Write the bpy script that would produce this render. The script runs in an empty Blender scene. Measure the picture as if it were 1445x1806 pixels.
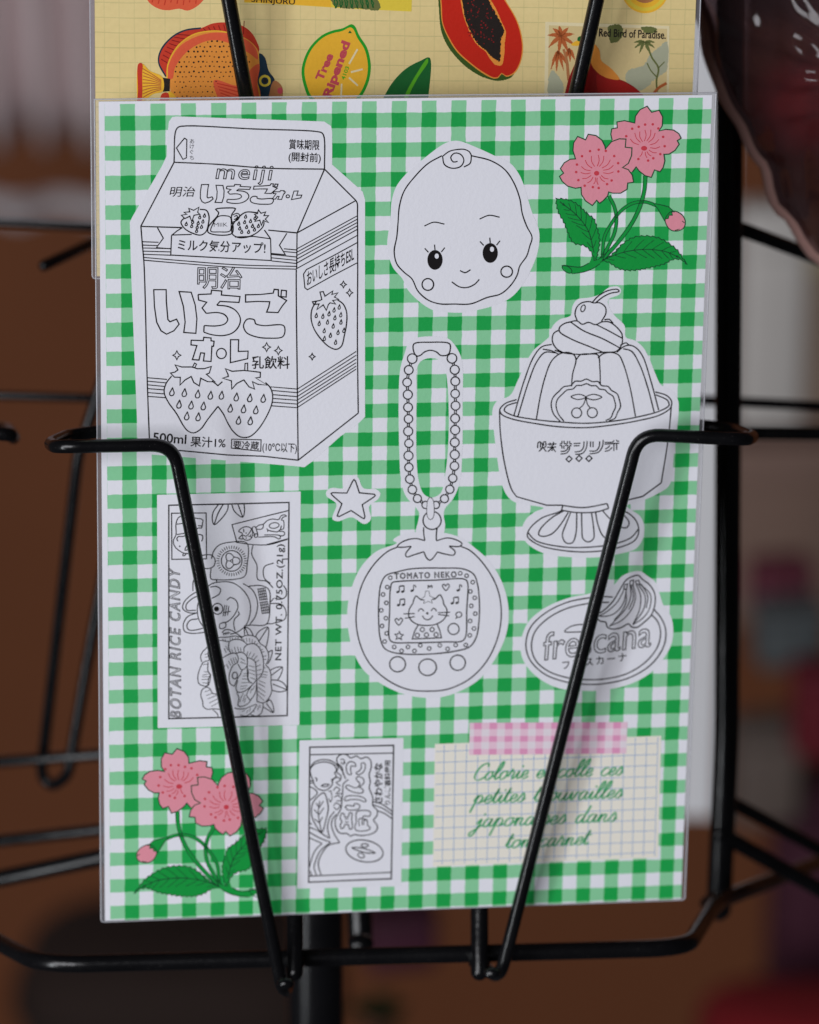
import bpy, math, random
from mathutils import Vector, Matrix, noise
from mathutils.geometry import tessellate_polygon
random.seed(7)
S = bpy.context.scene
COL = S.collection

# ------------------------------------------------------------------ camera
FPX, CX, CY = 7000.0, 722.5, 903.0          # lens in photo pixels, centre of the photo
PITCH = math.radians(22.0)
FWD = Vector((0, math.cos(PITCH), -math.sin(PITCH)))
DOWN = Vector((0, -math.sin(PITCH), -math.cos(PITCH)))
RIGHT = Vector((1, 0, 0))
def cam2dir(v): return RIGHT * v[0] + DOWN * v[1] + FWD * v[2]
# pose of the card in front of the camera (fitted to its printed checks)
RC = [(0.9909876, -0.0155303, -0.1330503), (-0.0244531, 0.9555929, -0.2936739), (0.1317028, 0.2942807, 0.9466009)]
TC = (-0.06861792, -0.09392125, 0.94091937)
CHK = 0.00722                                # one check of the gingham
U = cam2dir([RC[0][0], RC[1][0], RC[2][0]]).normalized()
V = cam2dir([RC[0][1], RC[1][1], RC[2][1]]).normalized()   # down the card
N = U.cross(-V).normalized()                                # out of the card, to the viewer
CARD_C = Vector((0, 0, 1.1))
_cc = cam2dir(TC) + U * (9.55 * CHK) + V * (14.03 * CHK)
CAM = CARD_C - _cc
GRID0 = CAM + cam2dir(TC)                    # corner of the first check
cd = bpy.data.cameras.new('camera'); cam = bpy.data.objects.new('camera', cd); COL.objects.link(cam)
cam.location = CAM; cam.rotation_euler = (math.radians(90) - PITCH, 0, 0)
cd.sensor_fit = 'HORIZONTAL'; cd.sensor_width = 24.0; cd.lens = 24.0 * FPX / 1445.0
cd.clip_start = 0.01; cd.clip_end = 50
cd.dof.use_dof = True; cd.dof.focus_distance = 0.955; cd.dof.aperture_fstop = 8.8
S.camera = cam
# ------------------------------------------------------------------ world and lamps
w = bpy.data.worlds.new('World'); S.world = w; w.use_nodes = True
bg = w.node_tree.nodes['Background']; bg.inputs[0].default_value = (0.85, 0.84, 0.95, 1); bg.inputs[1].default_value = 0.02
def area(name, d, dist, sx, sy, power, col):
    """a lamp in direction d as seen from the card (x right, y up, z out of the card)"""
    l = bpy.data.lights.new(name, 'AREA'); l.shape = 'RECTANGLE'; l.size = sx; l.size_y = sy; l.energy = power; l.color = col
    o = bpy.data.objects.new(name, l); COL.objects.link(o); dv = (U * d[0] - V * d[1] + N * d[2]).normalized()
    o.location = CARD_C + dv * dist; o.rotation_euler = (-dv).to_track_quat('-Z', 'Y').to_euler(); return o
area('shop_window_light', (-.54, .22, .81), 4.5, 3.0, 2.4, 164, (0.96, 0.96, 1.0))
area('side_window_light', (-.78, -.24, .56), 1.5, .12, .85, 8, (0.92, 0.96, 1.0))
S.view_settings.view_transform = 'Standard'; S.view_settings.look = 'None'
S.view_settings.exposure = 0.0; S.view_settings.gamma = 1.0
S.render.engine = 'CYCLES'; S.render.resolution_x = 819; S.render.resolution_y = 1024

# ------------------------------------------------------------------ helpers
def ray(x, y): return cam2dir(((x - CX) / FPX, (y - CY) / FPX, 1.0))
def W(x, y, d): return CAM + ray(x, y) * d            # a photo point at camera depth d
def on_card(x, y, off=0.0):                           # a photo point on the card's plane, off metres proud of it
    r = ray(x, y); P0 = CARD_C + N * off
    return CAM + r * ((P0 - CAM).dot(N) / r.dot(N))
def obj(name, me, m=None, parent=None):
    o = bpy.data.objects.new(name, me); COL.objects.link(o)
    if m is not None:
        for mm in (m if isinstance(m, (list, tuple)) else [m]): me.materials.append(mm)
    if parent is not None: o.parent = parent
    return o
def empty(name, mw, label=None, cat=None, group=None):
    o = bpy.data.objects.new(name, None); COL.objects.link(o); o.matrix_world = mw; o.empty_display_size = 0.02
    tag(o, label, cat, group); return o
def tag(o, label=None, cat=None, group=None, kind=None):
    if label: o['label'] = label
    if cat: o['category'] = cat
    if group: o['group'] = group
    if kind: o['kind'] = kind
    return o
def catmull(pts, closed=False, step=3.0):
    n = len(pts)
    if n < 3: return [Vector(p) for p in pts]
    P = [Vector(p) for p in pts]; out = []
    rng = n if closed else n - 1
    for i in range(rng):
        p1, p2 = P[i], P[(i + 1) % n]
        p0 = P[i - 1] if (closed or i > 0) else p1 * 2 - p2
        p3 = P[(i + 2) % n] if (closed or i + 2 < n) else p2 * 2 - p1
        L = (p2 - p1).length; k = max(2, min(14, int(L / step)))
        # centripetal knots keep the curve from overshooting
        t0 = 0; t1 = t0 + max((p1 - p0).length, 1e-6) ** .5; t2 = t1 + max(L, 1e-6) ** .5; t3 = t2 + max((p3 - p2).length, 1e-6) ** .5
        for j in range(k):
            t = t1 + (t2 - t1) * j / k
            a1 = p0 * ((t1 - t) / (t1 - t0)) + p1 * ((t - t0) / (t1 - t0))
            a2 = p1 * ((t2 - t) / (t2 - t1)) + p2 * ((t - t1) / (t2 - t1))
            a3 = p2 * ((t3 - t) / (t3 - t2)) + p3 * ((t - t2) / (t3 - t2))
            b1 = a1 * ((t2 - t) / (t2 - t0)) + a2 * ((t - t0) / (t2 - t0))
            b2 = a2 * ((t3 - t) / (t3 - t1)) + a3 * ((t - t1) / (t3 - t1))
            out.append(b1 * ((t2 - t) / (t2 - t1)) + b2 * ((t - t1) / (t2 - t1)))
    if not closed: out.append(P[-1].copy())
    return out
def mesh_from(name, vs, fs, smooth=False, mats=None):
    me = bpy.data.meshes.new(name); me.from_pydata([tuple(v) for v in vs], [], fs)
    if mats: me.polygons.foreach_set('material_index', mats)
    me.validate(); me.update()
    if smooth: me.polygons.foreach_set('use_smooth', [True] * len(me.polygons))
    return me
def fillet(pts, rad):
    P = [Vector(p) for p in pts]; out = [P[0]]
    for i in range(1, len(P) - 1):
        a, b, c = P[i - 1], P[i], P[i + 1]
        r = rad[i] if isinstance(rad, (list, tuple)) else rad
        d1 = min(r, (a - b).length * .48); d2 = min(r, (c - b).length * .48)
        s = b + (a - b).normalized() * d1; e = b + (c - b).normalized() * d2
        for k in range(9):
            t = k / 8; out.append(s * (1 - t) ** 2 + b * 2 * t * (1 - t) + e * t * t)
    out.append(P[-1]); return out
def tube_geo(pts, r, seg=16, caps=True):
    P = [Vector(p) for p in pts]; Q = [P[0]]
    for p in P[1:]:
        if (p - Q[-1]).length > 1e-6: Q.append(p)
    P = Q; n = len(P); T = []
    for i in range(n):
        T.append(((P[min(i + 1, n - 1)] - P[max(i - 1, 0)])).normalized())
    nrm = T[0].orthogonal().normalized(); vs = []; fs = []; rings = []
    def ring(c, t, nr, rr):
        b = t.cross(nr); i0 = len(vs)
        for k in range(seg):
            a = 2 * math.pi * k / seg; vs.append(c + (nr * math.cos(a) + b * math.sin(a)) * rr)
        rings.append(i0)
    if caps:
        for k in range(4):
            a = k / 4 * math.pi / 2; ring(P[0] - T[0] * (r * math.cos(a)), T[0], nrm, max(r * math.sin(a), r * .05))
    for i in range(n):
        nrm = (nrm - T[i] * nrm.dot(T[i])).normalized(); ring(P[i], T[i], nrm, r)
    if caps:
        for k in range(3, -1, -1):
            a = k / 4 * math.pi / 2; ring(P[-1] + T[-1] * (r * math.cos(a)), T[-1], nrm, max(r * math.sin(a), r * .05))
    for a, b in zip(rings[:-1], rings[1:]):
        for k in range(seg): fs.append((a + k, a + (k + 1) % seg, b + (k + 1) % seg, b + k))
    fs.append(tuple(range(rings[0] + seg - 1, rings[0] - 1, -1))); fs.append(tuple(range(rings[-1], rings[-1] + seg)))
    return vs, fs
def tube(name, pts, r, m, parent, seg=16):
    vs, fs = tube_geo(pts, r, seg); inv = parent.matrix_world.inverted() if parent else Matrix()
    return obj(name, mesh_from(name, [inv @ v for v in vs], fs, True), m, parent)

# ------------------------------------------------------------------ materials
class NT:
    def __init__(s, name):
        s.m = bpy.data.materials.new(name); s.m.use_nodes = True; s.t = s.m.node_tree; s.b = s.t.nodes['Principled BSDF']
    def n(s, ty, **kw):
        nd = s.t.nodes.new(ty)
        for k, v in kw.items(): setattr(nd, k, v)
        return nd
    def l(s, a, b): s.t.links.new(a, b)
    def math(s, op, a, b=None):
        nd = s.n('ShaderNodeMath', operation=op)
        for i, x in enumerate((a, b)):
            if x is None: continue
            if isinstance(x, (int, float)): nd.inputs[i].default_value = x
            else: s.l(x, nd.inputs[i])
        return nd.outputs[0]
    def mix(s, f, a, b):
        nd = s.n('ShaderNodeMix', data_type='RGBA')
        for i, x in ((0, f), (6, a), (7, b)):
            if isinstance(x, (int, float)): nd.inputs[i].default_value = x
            elif isinstance(x, tuple): nd.inputs[i].default_value = (*x, 1)
            else: s.l(x, nd.inputs[i])
        return nd.outputs[2]
    def noise(s, scale, detail=3, rough=.5, vec=None):
        nd = s.n('ShaderNodeTexNoise'); nd.inputs['Scale'].default_value = scale; nd.inputs['Detail'].default_value = detail; nd.inputs['Roughness'].default_value = rough
        if vec is None:
            if not hasattr(s, 'tc'): s.tc = s.n('ShaderNodeTexCoord')
            vec = s.tc.outputs['Object']
        s.l(vec, nd.inputs['Vector']); return nd.outputs[0]
    def bump(s, h, strength, dist):
        nd = s.n('ShaderNodeBump'); nd.inputs['Strength'].default_value = strength; nd.inputs['Distance'].default_value = dist
        s.l(h, nd.inputs['Height']); return nd.outputs[0]
    def set(s, **kw):
        for k, v in kw.items(): s.b.inputs[k.replace('_', ' ')].default_value = v
def paperish(name, col, var=0.04, rough=.55, coat=0.0, scale=900, bump=.25):
    """printed paper under a clinging film: fibre grain, faint mottling, soft sheen"""
    q = NT(name); g = q.noise(scale, 4, .6); f = q.noise(60, 3)
    k = q.math('ADD', q.math('MULTIPLY', g, var), q.math('MULTIPLY', f, var))
    c = q.mix(k, col, tuple(max(0, x * .55) for x in col)); q.l(c, q.b.inputs['Base Color'])
    q.set(Roughness=rough, Specular_IOR_Level=.22, Coat_Weight=coat, Coat_Roughness=.22)
    q.l(q.bump(g, bump * 1.6, .00014), q.b.inputs['Normal'])
    if coat: q.l(q.bump(q.noise(38, 3), .35, .002), q.b.inputs['Coat Normal'])
    return q.m
def plain(name, col, rough=.5, var=.15, scale=40, metallic=0.0, **kw):
    q = NT(name); k = q.math('MULTIPLY', q.noise(scale, 4), var * 2)
    q.l(q.mix(k, col, tuple(x * .6 for x in col)), q.b.inputs['Base Color']); q.set(Roughness=rough, Metallic=metallic, **kw)
    return q.m
COAT = .06
WHITE = (.80, .80, .86)
def gingham_material():
    q = NT('gingham_print'); tc = q.n('ShaderNodeTexCoord'); q.tc = tc
    sep = q.n('ShaderNodeSeparateXYZ'); q.l(tc.outputs['Object'], sep.inputs[0])
    wob = q.noise(420, 2)
    # local x right, y up, origin in the card's centre -> checks
    u = q.math('ADD', q.math('MULTIPLY', sep.outputs[0], 1 / CHK), 9.55)
    v = q.math('SUBTRACT', 14.03, q.math('MULTIPLY', sep.outputs[1], 1 / CHK))
    w2 = q.math('MULTIPLY', q.math('SUBTRACT', wob, .5), .05)
    def band(x):
        fr = q.math('FRACT', q.math('ADD', q.math('ADD', x, 40.0), w2))
        mr = q.n('ShaderNodeMapRange', interpolation_type='SMOOTHSTEP'); q.l(q.math('ABSOLUTE', q.math('SUBTRACT', fr, .245)), mr.inputs[0])
        mr.inputs[1].default_value = .235; mr.inputs[2].default_value = .262; mr.inputs[3].default_value = 1; mr.inputs[4].default_value = 0
        mr2 = q.n('ShaderNodeMapRange', interpolation_type='SMOOTHSTEP'); q.l(q.math('ABSOLUTE', q.math('SUBTRACT', fr, 1.245)), mr2.inputs[0])
        mr2.inputs[1].default_value = .235; mr2.inputs[2].default_value = .262; mr2.inputs[3].default_value = 1; mr2.inputs[4].default_value = 0
        return q.math('MAXIMUM', mr.outputs[0], mr2.outputs[0])
    a, b = band(u), band(v)
    ins = q.math('MULTIPLY', q.math('GREATER_THAN', u, -.51), q.math('GREATER_THAN', v, -.40))
    mott = q.math('ADD', q.math('MULTIPLY', q.noise(1400, 3), .22), q.math('MULTIPLY', q.noise(130, 4), .25))
    light = q.mix(mott, (.225, .60, .315), (.34, .66, .42)); dark = q.mix(mott, (.003, .345, .055), (.03, .42, .115))
    one = q.math('MAXIMUM', a, b); both = q.math('MULTIPLY', a, b)
    c = q.mix(q.math('MULTIPLY', one, ins), WHITE, light); c = q.mix(q.math('MULTIPLY', both, ins), c, dark)
    q.l(c, q.b.inputs['Base Color'])
    g = q.noise(900, 4, .6)
    q.set(Roughness=.55, Specular_IOR_Level=.22, Coat_Weight=COAT, Coat_Roughness=.22)
    q.l(q.bump(g, .4, .00014), q.b.inputs['Normal']); q.l(q.bump(q.noise(38, 3), .35, .002), q.b.inputs['Coat Normal'])
    return q.m
M = {}
M['white'] = paperish('white_sticker_paper', WHITE, .05, coat=COAT)
M['ink'] = paperish('black_line_ink', (.007, .005, .006), .2, coat=COAT, bump=.05)
M['pink'] = paperish('pink_petal_ink', (.80, .30, .37), .12, coat=COAT)
M['red_ink'] = paperish('red_stamen_ink', (.62, .05, .075), .1, coat=COAT)
M['green_ink'] = paperish('leaf_green_ink', (.004, .33, .05), .15, coat=COAT)
M['green_line'] = paperish('dark_green_line_ink', (.008, .075, .03), .1, coat=COAT)
M['script'] = paperish('green_script_ink', (.07, .40, .165), .1, coat=COAT)
M['cream'] = paperish('cream_note_paper', (.86, .82, .72), .05, coat=COAT)
M['blue_line'] = paperish('blue_grid_ink', (.34, .47, .70), .1, coat=COAT)
M['tape_white'] = paperish('tape_white', (.80, .72, .78), .05, coat=COAT)
M['tape_light'] = paperish('tape_light_pink', (.84, .58, .70), .08, coat=COAT)
M['tape_dark'] = paperish('tape_pink', (.78, .33, .53), .08, coat=COAT)
def film(name, tint=(.9, .9, .93), clear=.82, rough=.12):
    q = NT(name); tr = q.n('ShaderNodeBsdfTransparent'); tr.inputs[0].default_value = (*tint, 1)
    mx = q.n('ShaderNodeMixShader'); mx.inputs[0].default_value = clear
    q.set(Base_Color=(.62, .62, .66, 1), Roughness=rough, Specular_IOR_Level=.6)
    nz = q.noise(150, 3); q.l(q.bump(nz, .2, .0006), q.b.inputs['Normal'])
    q.l(q.b.outputs[0], mx.inputs[1]); q.l(tr.outputs[0], mx.inputs[2])
    q.l(mx.outputs[0], q.t.nodes['Material Output'].inputs[0]); return q.m
M['film'] = film('clear_plastic_film', tint=(.95, .95, .96), clear=.86)
M['seam'] = film('plastic_film_seam', clear=.30, rough=.2)
def black_paint():
    q = NT('black_wire_paint'); n1 = q.noise(700, 3); n2 = q.noise(90, 3)
    dn = q.noise(2600, 2); dust = q.n('ShaderNodeMapRange'); q.l(dn, dust.inputs[0]); dust.inputs[1].default_value = .70; dust.inputs[2].default_value = .76
    c = q.mix(n2, (.0025, .0025, .003), (.006, .006, .007)); q.l(q.mix(q.math('MULTIPLY', dust.outputs[0], .5), c, (.10, .095, .09)), q.b.inputs['Base Color'])
    mr = q.n('ShaderNodeMapRange'); q.l(n2, mr.inputs[0]); mr.inputs[3].default_value = .17; mr.inputs[4].default_value = .30
    q.l(mr.outputs[0], q.b.inputs['Roughness']); q.set(Specular_IOR_Level=.36)
    q.l(q.bump(n1, .22, .0003), q.b.inputs['Normal']); return q.m
M['wire'] = black_paint()

# ------------------------------------------------------------------ drawing on a printed sheet
def card_matrix(centre):
    m = Matrix((U, -V, N)).transposed().to_4x4(); m.translation = centre; return m
class Sheet:
    """a flat sheet; px() turns a place read off the photo into the sheet's own millimetre plane"""
    def __init__(s, off, root): s.off = off; s.root = root; s.inv = root.matrix_world.inverted()
    def px(s, x, y): p = s.inv @ on_card(x, y, s.off); return (p.x, p.y)
class Art:
    def __init__(s, sheet, z): s.sh = sheet; s.z = z; s.v = []; s.f = []; s.mi = []; s.cur = 0; s.gain = 1.2
    def _add(s, pts, faces):
        b = len(s.v)
        for p in pts:
            q = s.sh.px(p[0], p[1]); s.v.append((q[0], q[1], s.z + (p[2] if len(p) > 2 else 0)))
        for f in faces: s.f.append(tuple(b + i for i in f)); s.mi.append(s.cur)
    def line(s, pts, w=2.0, closed=False, smooth=True, dz=0, press=0.0):
        w *= s.gain
        P = catmull([(p[0], p[1], 0) for p in pts], closed) if smooth and len(pts) > 2 else [Vector((p[0], p[1], 0)) for p in pts]
        if not smooth or len(pts) == 2:                      # subdivide straight strokes
            Q = []; src = P + ([P[0]] if closed else [])
            for a, b in zip(src[:-1], src[1:]):
                k = max(1, int((b - a).length / 25)); Q += [a.lerp(b, j / k) for j in range(k)]
            if not closed: Q.append(src[-1])
            P = Q
        n = len(P)
        if n < 2: return
        L, R = [], []; ph = random.random() * 50
        for i in range(n):
            a = P[i - 1] if (closed or i) else P[i]; c = P[(i + 1) % n] if (closed or i < n - 1) else P[i]
            d1 = (P[i] - a); d2 = (c - P[i])
            d1 = d1.normalized() if d1.length > 1e-9 else d2.normalized(); d2 = d2.normalized() if d2.length > 1e-9 else d1
            t = (d1 + d2); t = t.normalized() if t.length > 1e-6 else d1
            nn = Vector((-t.y, t.x, 0)); k = 1 / max(.55, nn.dot(Vector((-d1.y, d1.x, 0))))
            hw = w * .5 * (1 + .16 * noise.noise(Vector((ph, P[i].x * .07, P[i].y * .07)))) * k
            if press: hw *= 1 - press + 2 * press * abs(t.x * -.38 + t.y * .92) ** 1.5
            L.append(P[i] + nn * hw); R.append(P[i] - nn * hw)
        pts2 = [(p.x, p.y, dz) for p in L] + [(p.x, p.y, dz) for p in R]
        fs = [(i, i + 1, n + i + 1, n + i) for i in range(n - 1)]
        if closed: fs.append((n - 1, 0, n, 2 * n - 1))
        s._add(pts2, fs)
    def fill(s, pts, smooth=True, holes=(), dz=0, outline=None, w=2.0):
        loops = []
        for lp in [pts] + list(holes):
            loops.append(catmull([(p[0], p[1], 0) for p in lp], True, 4.0) if smooth else [Vector((p[0], p[1], 0)) for p in lp])
        tri = tessellate_polygon(loops); flat = [p for lp in loops for p in lp]
        s._add([(p.x, p.y, dz) for p in flat], [t for t in tri])
    def disc(s, c, rx, ry=None, rot=0, dz=0, n=20):
        ry = ry or rx
        s._add([(x, y, dz) for x, y in ell(c, rx, ry, rot, n)], [tuple(range(n))])
    def circ(s, c, rx, ry=None, rot=0, w=2.0, n=14): s.line(ell(c, rx, ry or rx, rot, n), w, True)
    def text(s, body, x, y, size, width=None, rot=0, shear=0, sx=1.0, outline=False, w=1.6, bold=0.0, space=1.0, dz=0, vscale=1.0, centre=False):
        cu = bpy.data.curves.new('lettering', 'FONT'); cu.body = body; cu.size = 1; cu.space_character = space; cu.offset = bold + (.012 if not outline else 0); cu.resolution_u = 4
        if outline: cu.fill_mode = 'NONE'
        o = bpy.data.objects.new('lettering', cu); COL.objects.link(o)
        dg = bpy.context.evaluated_depsgraph_get(); dg.update()
        me = bpy.data.meshes.new_from_object(o.evaluated_get(dg))
        vs = [v.co.copy() for v in me.vertices]; fs = [tuple(p.vertices) for p in me.polygons]; es = [tuple(e.vertices) for e in me.edges]
        bpy.data.objects.remove(o); bpy.data.curves.remove(cu); bpy.data.meshes.remove(me)
        if not vs: return
        x0 = min(v.x for v in vs); x1 = max(v.x for v in vs)
        kx = (width / (x1 - x0)) if width else size * sx
        ca, sa = math.cos(math.radians(rot)), math.sin(math.radians(rot))
        def tr(v):
            a = (v.x - x0) * kx; b = v.y * size * vscale; a += b * shear
            if centre: a -= (x1 - x0) * kx / 2
            return (x + a * ca - b * sa, y - a * sa - b * ca)      # rot turns anticlockwise in the picture
        if not outline: s._add([(*tr(v), dz) for v in vs], fs); return
        w /= s.gain
        nb = {}
        for a, b in es: nb.setdefault(a, []).append(b); nb.setdefault(b, []).append(a)
        seen = set()
        for st in nb:
            if st in seen: continue
            loop = [st]; seen.add(st); cur = st
            while True:
                nx = [k for k in nb[cur] if k not in seen]
                if not nx: break
                cur = nx[0]; seen.add(cur); loop.append(cur)
            pp = [Vector((*tr(vs[k]), 0)) for k in loop]; q = [pp[0]]
            for p in pp[1:]:
                if (p - q[-1]).length > .5: q.append(p)
            if len(q) > 2: s.line([tuple(p) for p in q], w, True, smooth=False, dz=dz)
    def build(s, name, mats, parent):
        me = mesh_from(name, s.v, s.f, False, s.mi if isinstance(mats, (list, tuple)) else None)
        return obj(name, me, mats, parent)
def ell(c, rx, ry, rot=0, n=14):
    ca, sa = math.cos(math.radians(rot)), math.sin(math.radians(rot)); out = []
    for i in range(n):
        a = 2 * math.pi * i / n; x, y = rx * math.cos(a), ry * math.sin(a); out.append((c[0] + x * ca - y * sa, c[1] + x * sa + y * ca))
    return out
def Z(ox, oy, k):                                     # places read off an enlargement of the photo
    def f(*a):
        if len(a) == 2: return (ox + a[0] / k, oy + a[1] / k)
        return [(ox + p[0] / k, oy + p[1] / k) for p in a[0]]
    f.k = k; return f

# ================================================================== SETTING: the dim shop behind
def box_geo(sx, sy, sz, bev=.01, seg=3):
    """rounded box standing on z=0"""
    import bmesh
    bm = bmesh.new(); bmesh.ops.create_cube(bm, size=1.0)
    for v in bm.verts: v.co = Vector((v.co.x * sx, v.co.y * sy, (v.co.z + .5) * sz))
    bmesh.ops.bevel(bm, geom=list(bm.edges), offset=bev, segments=seg, profile=.6, affect='EDGES')
    return bm
def bm_obj(name, bm, m, parent=None, smooth=True):
    me = bpy.data.meshes.new(name); bm.to_mesh(me); bm.free()
    if smooth: me.polygons.foreach_set('use_smooth', [True] * len(me.polygons))
    return obj(name, me, m, parent)
M['wall'] = plain('brown_wall_paint', (.37, .122, .045), .8, .35, 1.6)
def wall():
    vs, fs = [], []; nx, nz = 30, 30
    for j in range(nz + 1):
        for i in range(nx + 1): vs.append((-4 + 8 * i / nx, 4.3 + .02 * noise.noise(Vector((i * .4, j * .4, 0))), -2.2 + 5.5 * j / nz))
    for j in range(nz):
        for i in range(nx): a = j * (nx + 1) + i; fs.append((a, a + 1, a + nx + 2, a + nx + 1))
    o = obj('wall', mesh_from('wall', vs, fs, True), M['wall']); tag(o, kind='structure')
wall()
def drape(name, x0, y0, x1, y1, depth, m, label, cat, folds=7, amp=.02, sag=0.0):
    """hanging cloth: vertical folds with real thickness"""
    a, b, c, d = W(x0, y0, depth), W(x1, y0, depth), W(x0, y1, depth), W(x1, y1, depth)
    nx, nz = 60, 16; vs, fs = [], []
    for side in (0, 1):
        for j in range(nz + 1):
            v = j / nz
            for i in range(nx + 1):
                u = i / nx; top = a.lerp(b, u); bot = Vector((top.x, top.y, c.lerp(d, u).z))
                p = top.lerp(bot, v); k = .5 + .5 * v
                p.y += amp * k * math.sin(u * folds * 6.283 + .8 * math.sin(v * 3)) + .3 * amp * noise.noise(Vector((u * 9, v * 3, 1))) + .006 * side
                p.z -= sag * math.sin(u * math.pi) * v
                vs.append(p)
    K = (nx + 1) * (nz + 1)
    for j in range(nz):
        for i in range(nx):
            q = j * (nx + 1) + i; f = (q, q + 1, q + nx + 2, q + nx + 1); fs.append(f[::-1]); fs.append(tuple(K + t for t in f))
    edge = [i for i in range(nx + 1)] + [j * (nx + 1) + nx for j in range(1, nz + 1)] + [nz * (nx + 1) + i for i in range(nx - 1, -1, -1)] + [j * (nx + 1) for j in range(nz - 1, 0, -1)]
    for p, q in zip(edge, edge[1:] + edge[:1]): fs.append((p, q, K + q, K + p))
    o = obj(name, mesh_from(name, vs, fs, True), m); tag(o, label, cat); return o
drape('hanging_cloth', -420, -500, 330, 330, 3.7, plain('mauve_grey_cloth', (.88, .75, .75), .9, .2, 8), 'blurred mauve-grey cloth hanging far behind the left of the card rack', 'cloth', 9, .05)
drape('hanging_scarf', -380, 345, 220, 392, 3.5, plain('grey_scarf_cloth', (.58, .53, .54), .9, .2, 10), 'narrow blurred grey strip of cloth below the mauve hanging cloth', 'cloth', 4, .015)
# pale board standing behind the right edge of the card
def board(name, x0, x1, y0, y1, depth, th, m, label, cat, yaw=0):
    c = W((x0 + x1) / 2, y1, depth); top = W((x0 + x1) / 2, y0, depth)
    wd = (x1 - x0) / FPX * depth; hz = (W((x0 + x1) / 2, y0, depth) - c).length
    # stand it upright: same foot, height that reaches the photographed top
    r = ray((x0 + x1) / 2, y0); t = (c.y - CAM.y) / r.y; hz = (CAM + r * t).z - c.z
    root = empty(name, Matrix.Translation(c) @ Matrix.Rotation(yaw, 4, 'Z'), label, cat)
    return root, wd, hz
M['board'] = plain('pale_grey_card', (.86, .86, .88), .5, .04, 8)
r_, wd, hz = board('display_board', 1090, 1260, -260, 1440, 2.1, .004, M['board'], 'tall pale grey board standing behind the right edge of the gingham card', 'board')
bm_obj('panel', box_geo(wd, .004, hz, .0012), M['board'], r_)
fr = plain('board_strut_card', (.5, .5, .52), .6, .1)
o = bm_obj('strut', box_geo(.03, .05, hz * .6, .002), fr, r_); o.location = (0, .029, 0)
# far blurred goods on the right
def carton(name, x, y, wpx, hpx, depth, col, label, cat, lidcol=None, ribbon=None, yaw=.2):
    c = W(x, y + hpx / 2, depth); wd = wpx / FPX * depth; hz = hpx / FPX * depth
    root = empty(name, Matrix.Translation(c) @ Matrix.Rotation(yaw, 4, 'Z'), label, cat)
    m1 = plain(name + '_card', col, .7, .2, 12); m2 = plain(name + '_lid_card', lidcol or tuple(k * .8 for k in col), .7, .2, 12)
    bm_obj('body', box_geo(wd * .96, wd * .7, hz * .8, .006), m1, root)
    l = bm_obj('lid', box_geo(wd, wd * .74, hz * .22, .006), m2, root); l.location = (0, 0, hz * .79)
    if ribbon:
        b = bm_obj('ribbon', box_geo(wd * .14, wd * .75, hz * 1.012, .003), plain(name + '_ribbon', ribbon, .5, .1), root); b.location = (0, 0, .0)
    return root
def lantern(name, x, y, rpx, depth, col, label):
    c = W(x, y, depth); r = rpx / FPX * depth
    root = empty(name, Matrix.Translation(c - Vector((0, 0, r))), label, 'lantern'); vs, fs = [], []; nv, nu = 26, 40
    for j in range(nv + 1):
        ph = math.pi * (.08 + .84 * j / nv)
        for i in range(nu):
            a = 2 * math.pi * i / nu; rr = r * math.sin(ph) * (1 + .02 * math.cos(j * math.pi))
            vs.append((rr * math.cos(a), rr * math.sin(a), r - r * 1.05 * math.cos(ph)))
    for j in range(nv):
        for i in range(nu): q = j * nu + i; q2 = j * nu + (i + 1) % nu; fs.append((q, q2, q2 + nu, q + nu))
    obj('paper_shade', mesh_from('shade', vs, fs, True), plain(name + '_paper', col, .8, .2, 15), root)
    for z in (.03 * r, 1.97 * r):
        g, f = tube_geo([(math.cos(t * .2618) * r * .27, math.sin(t * .2618) * r * .27, z) for t in range(25)], r * .04, 8)
        obj('rim', mesh_from('rim', g, f, True), M['wire'], root)
    return root
lantern('paper_lantern', 1418, 190, 82, 3.3, (.55, .006, .014), 'blurred round red paper lantern seen behind the clear bag at upper right')
drape('dark_curtain', 1290, -420, 1700, 95, 3.7, plain('black_cloth', (.008, .006, .006), .9, .2, 20), 'blurred black curtain hanging above the red paper lantern', 'curtain', 5, .03)
carton('gift_box', 1352, 545, 120, 400, 2.6, (.70, .66, .62), 'blurred tall pale grey box right of the black corner post', 'box', (.72, .68, .64), yaw=.1)
carton('storage_carton', 1425, 560, 120, 330, 2.9, (.34, .25, .19), 'blurred brown carton right of the tall pale grey box', 'carton', (.45, .36, .22), yaw=-.15)
carton('shelf_box', 1385, 900, 250, 330, 3.3, (.27, .17, .13), 'blurred grey-brown box below the pale grey box', 'box', (.30, .19, .15), yaw=.1)
carton('candy_tin', 1375, 1030, 110, 100, 2.9, (.17, .035, .06), 'small blurred magenta tin in front of the grey-brown box', 'tin', (.18, .035, .06))
carton('tea_tin', 1390, 1110, 125, 110, 2.85, (.10, .115, .12), 'small blurred slate grey tin under the magenta tin', 'tin', (.12, .135, .14))
carton('red_box', 1455, 1240, 120, 170, 2.8, (.16, .006, .016), 'blurred dark red box at the right edge of the photo', 'box', (.15, .008, .02))
carton('book_box', 1345, 1345, 120, 190, 2.9, (.17, .13, .11), 'blurred tan box beside the lower end of the black corner post', 'box')
carton('purple_carton', 1440, 1540, 170, 420, 3.0, (.07, .012, .03), 'blurred dark purple carton at the lower right edge', 'carton')
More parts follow.
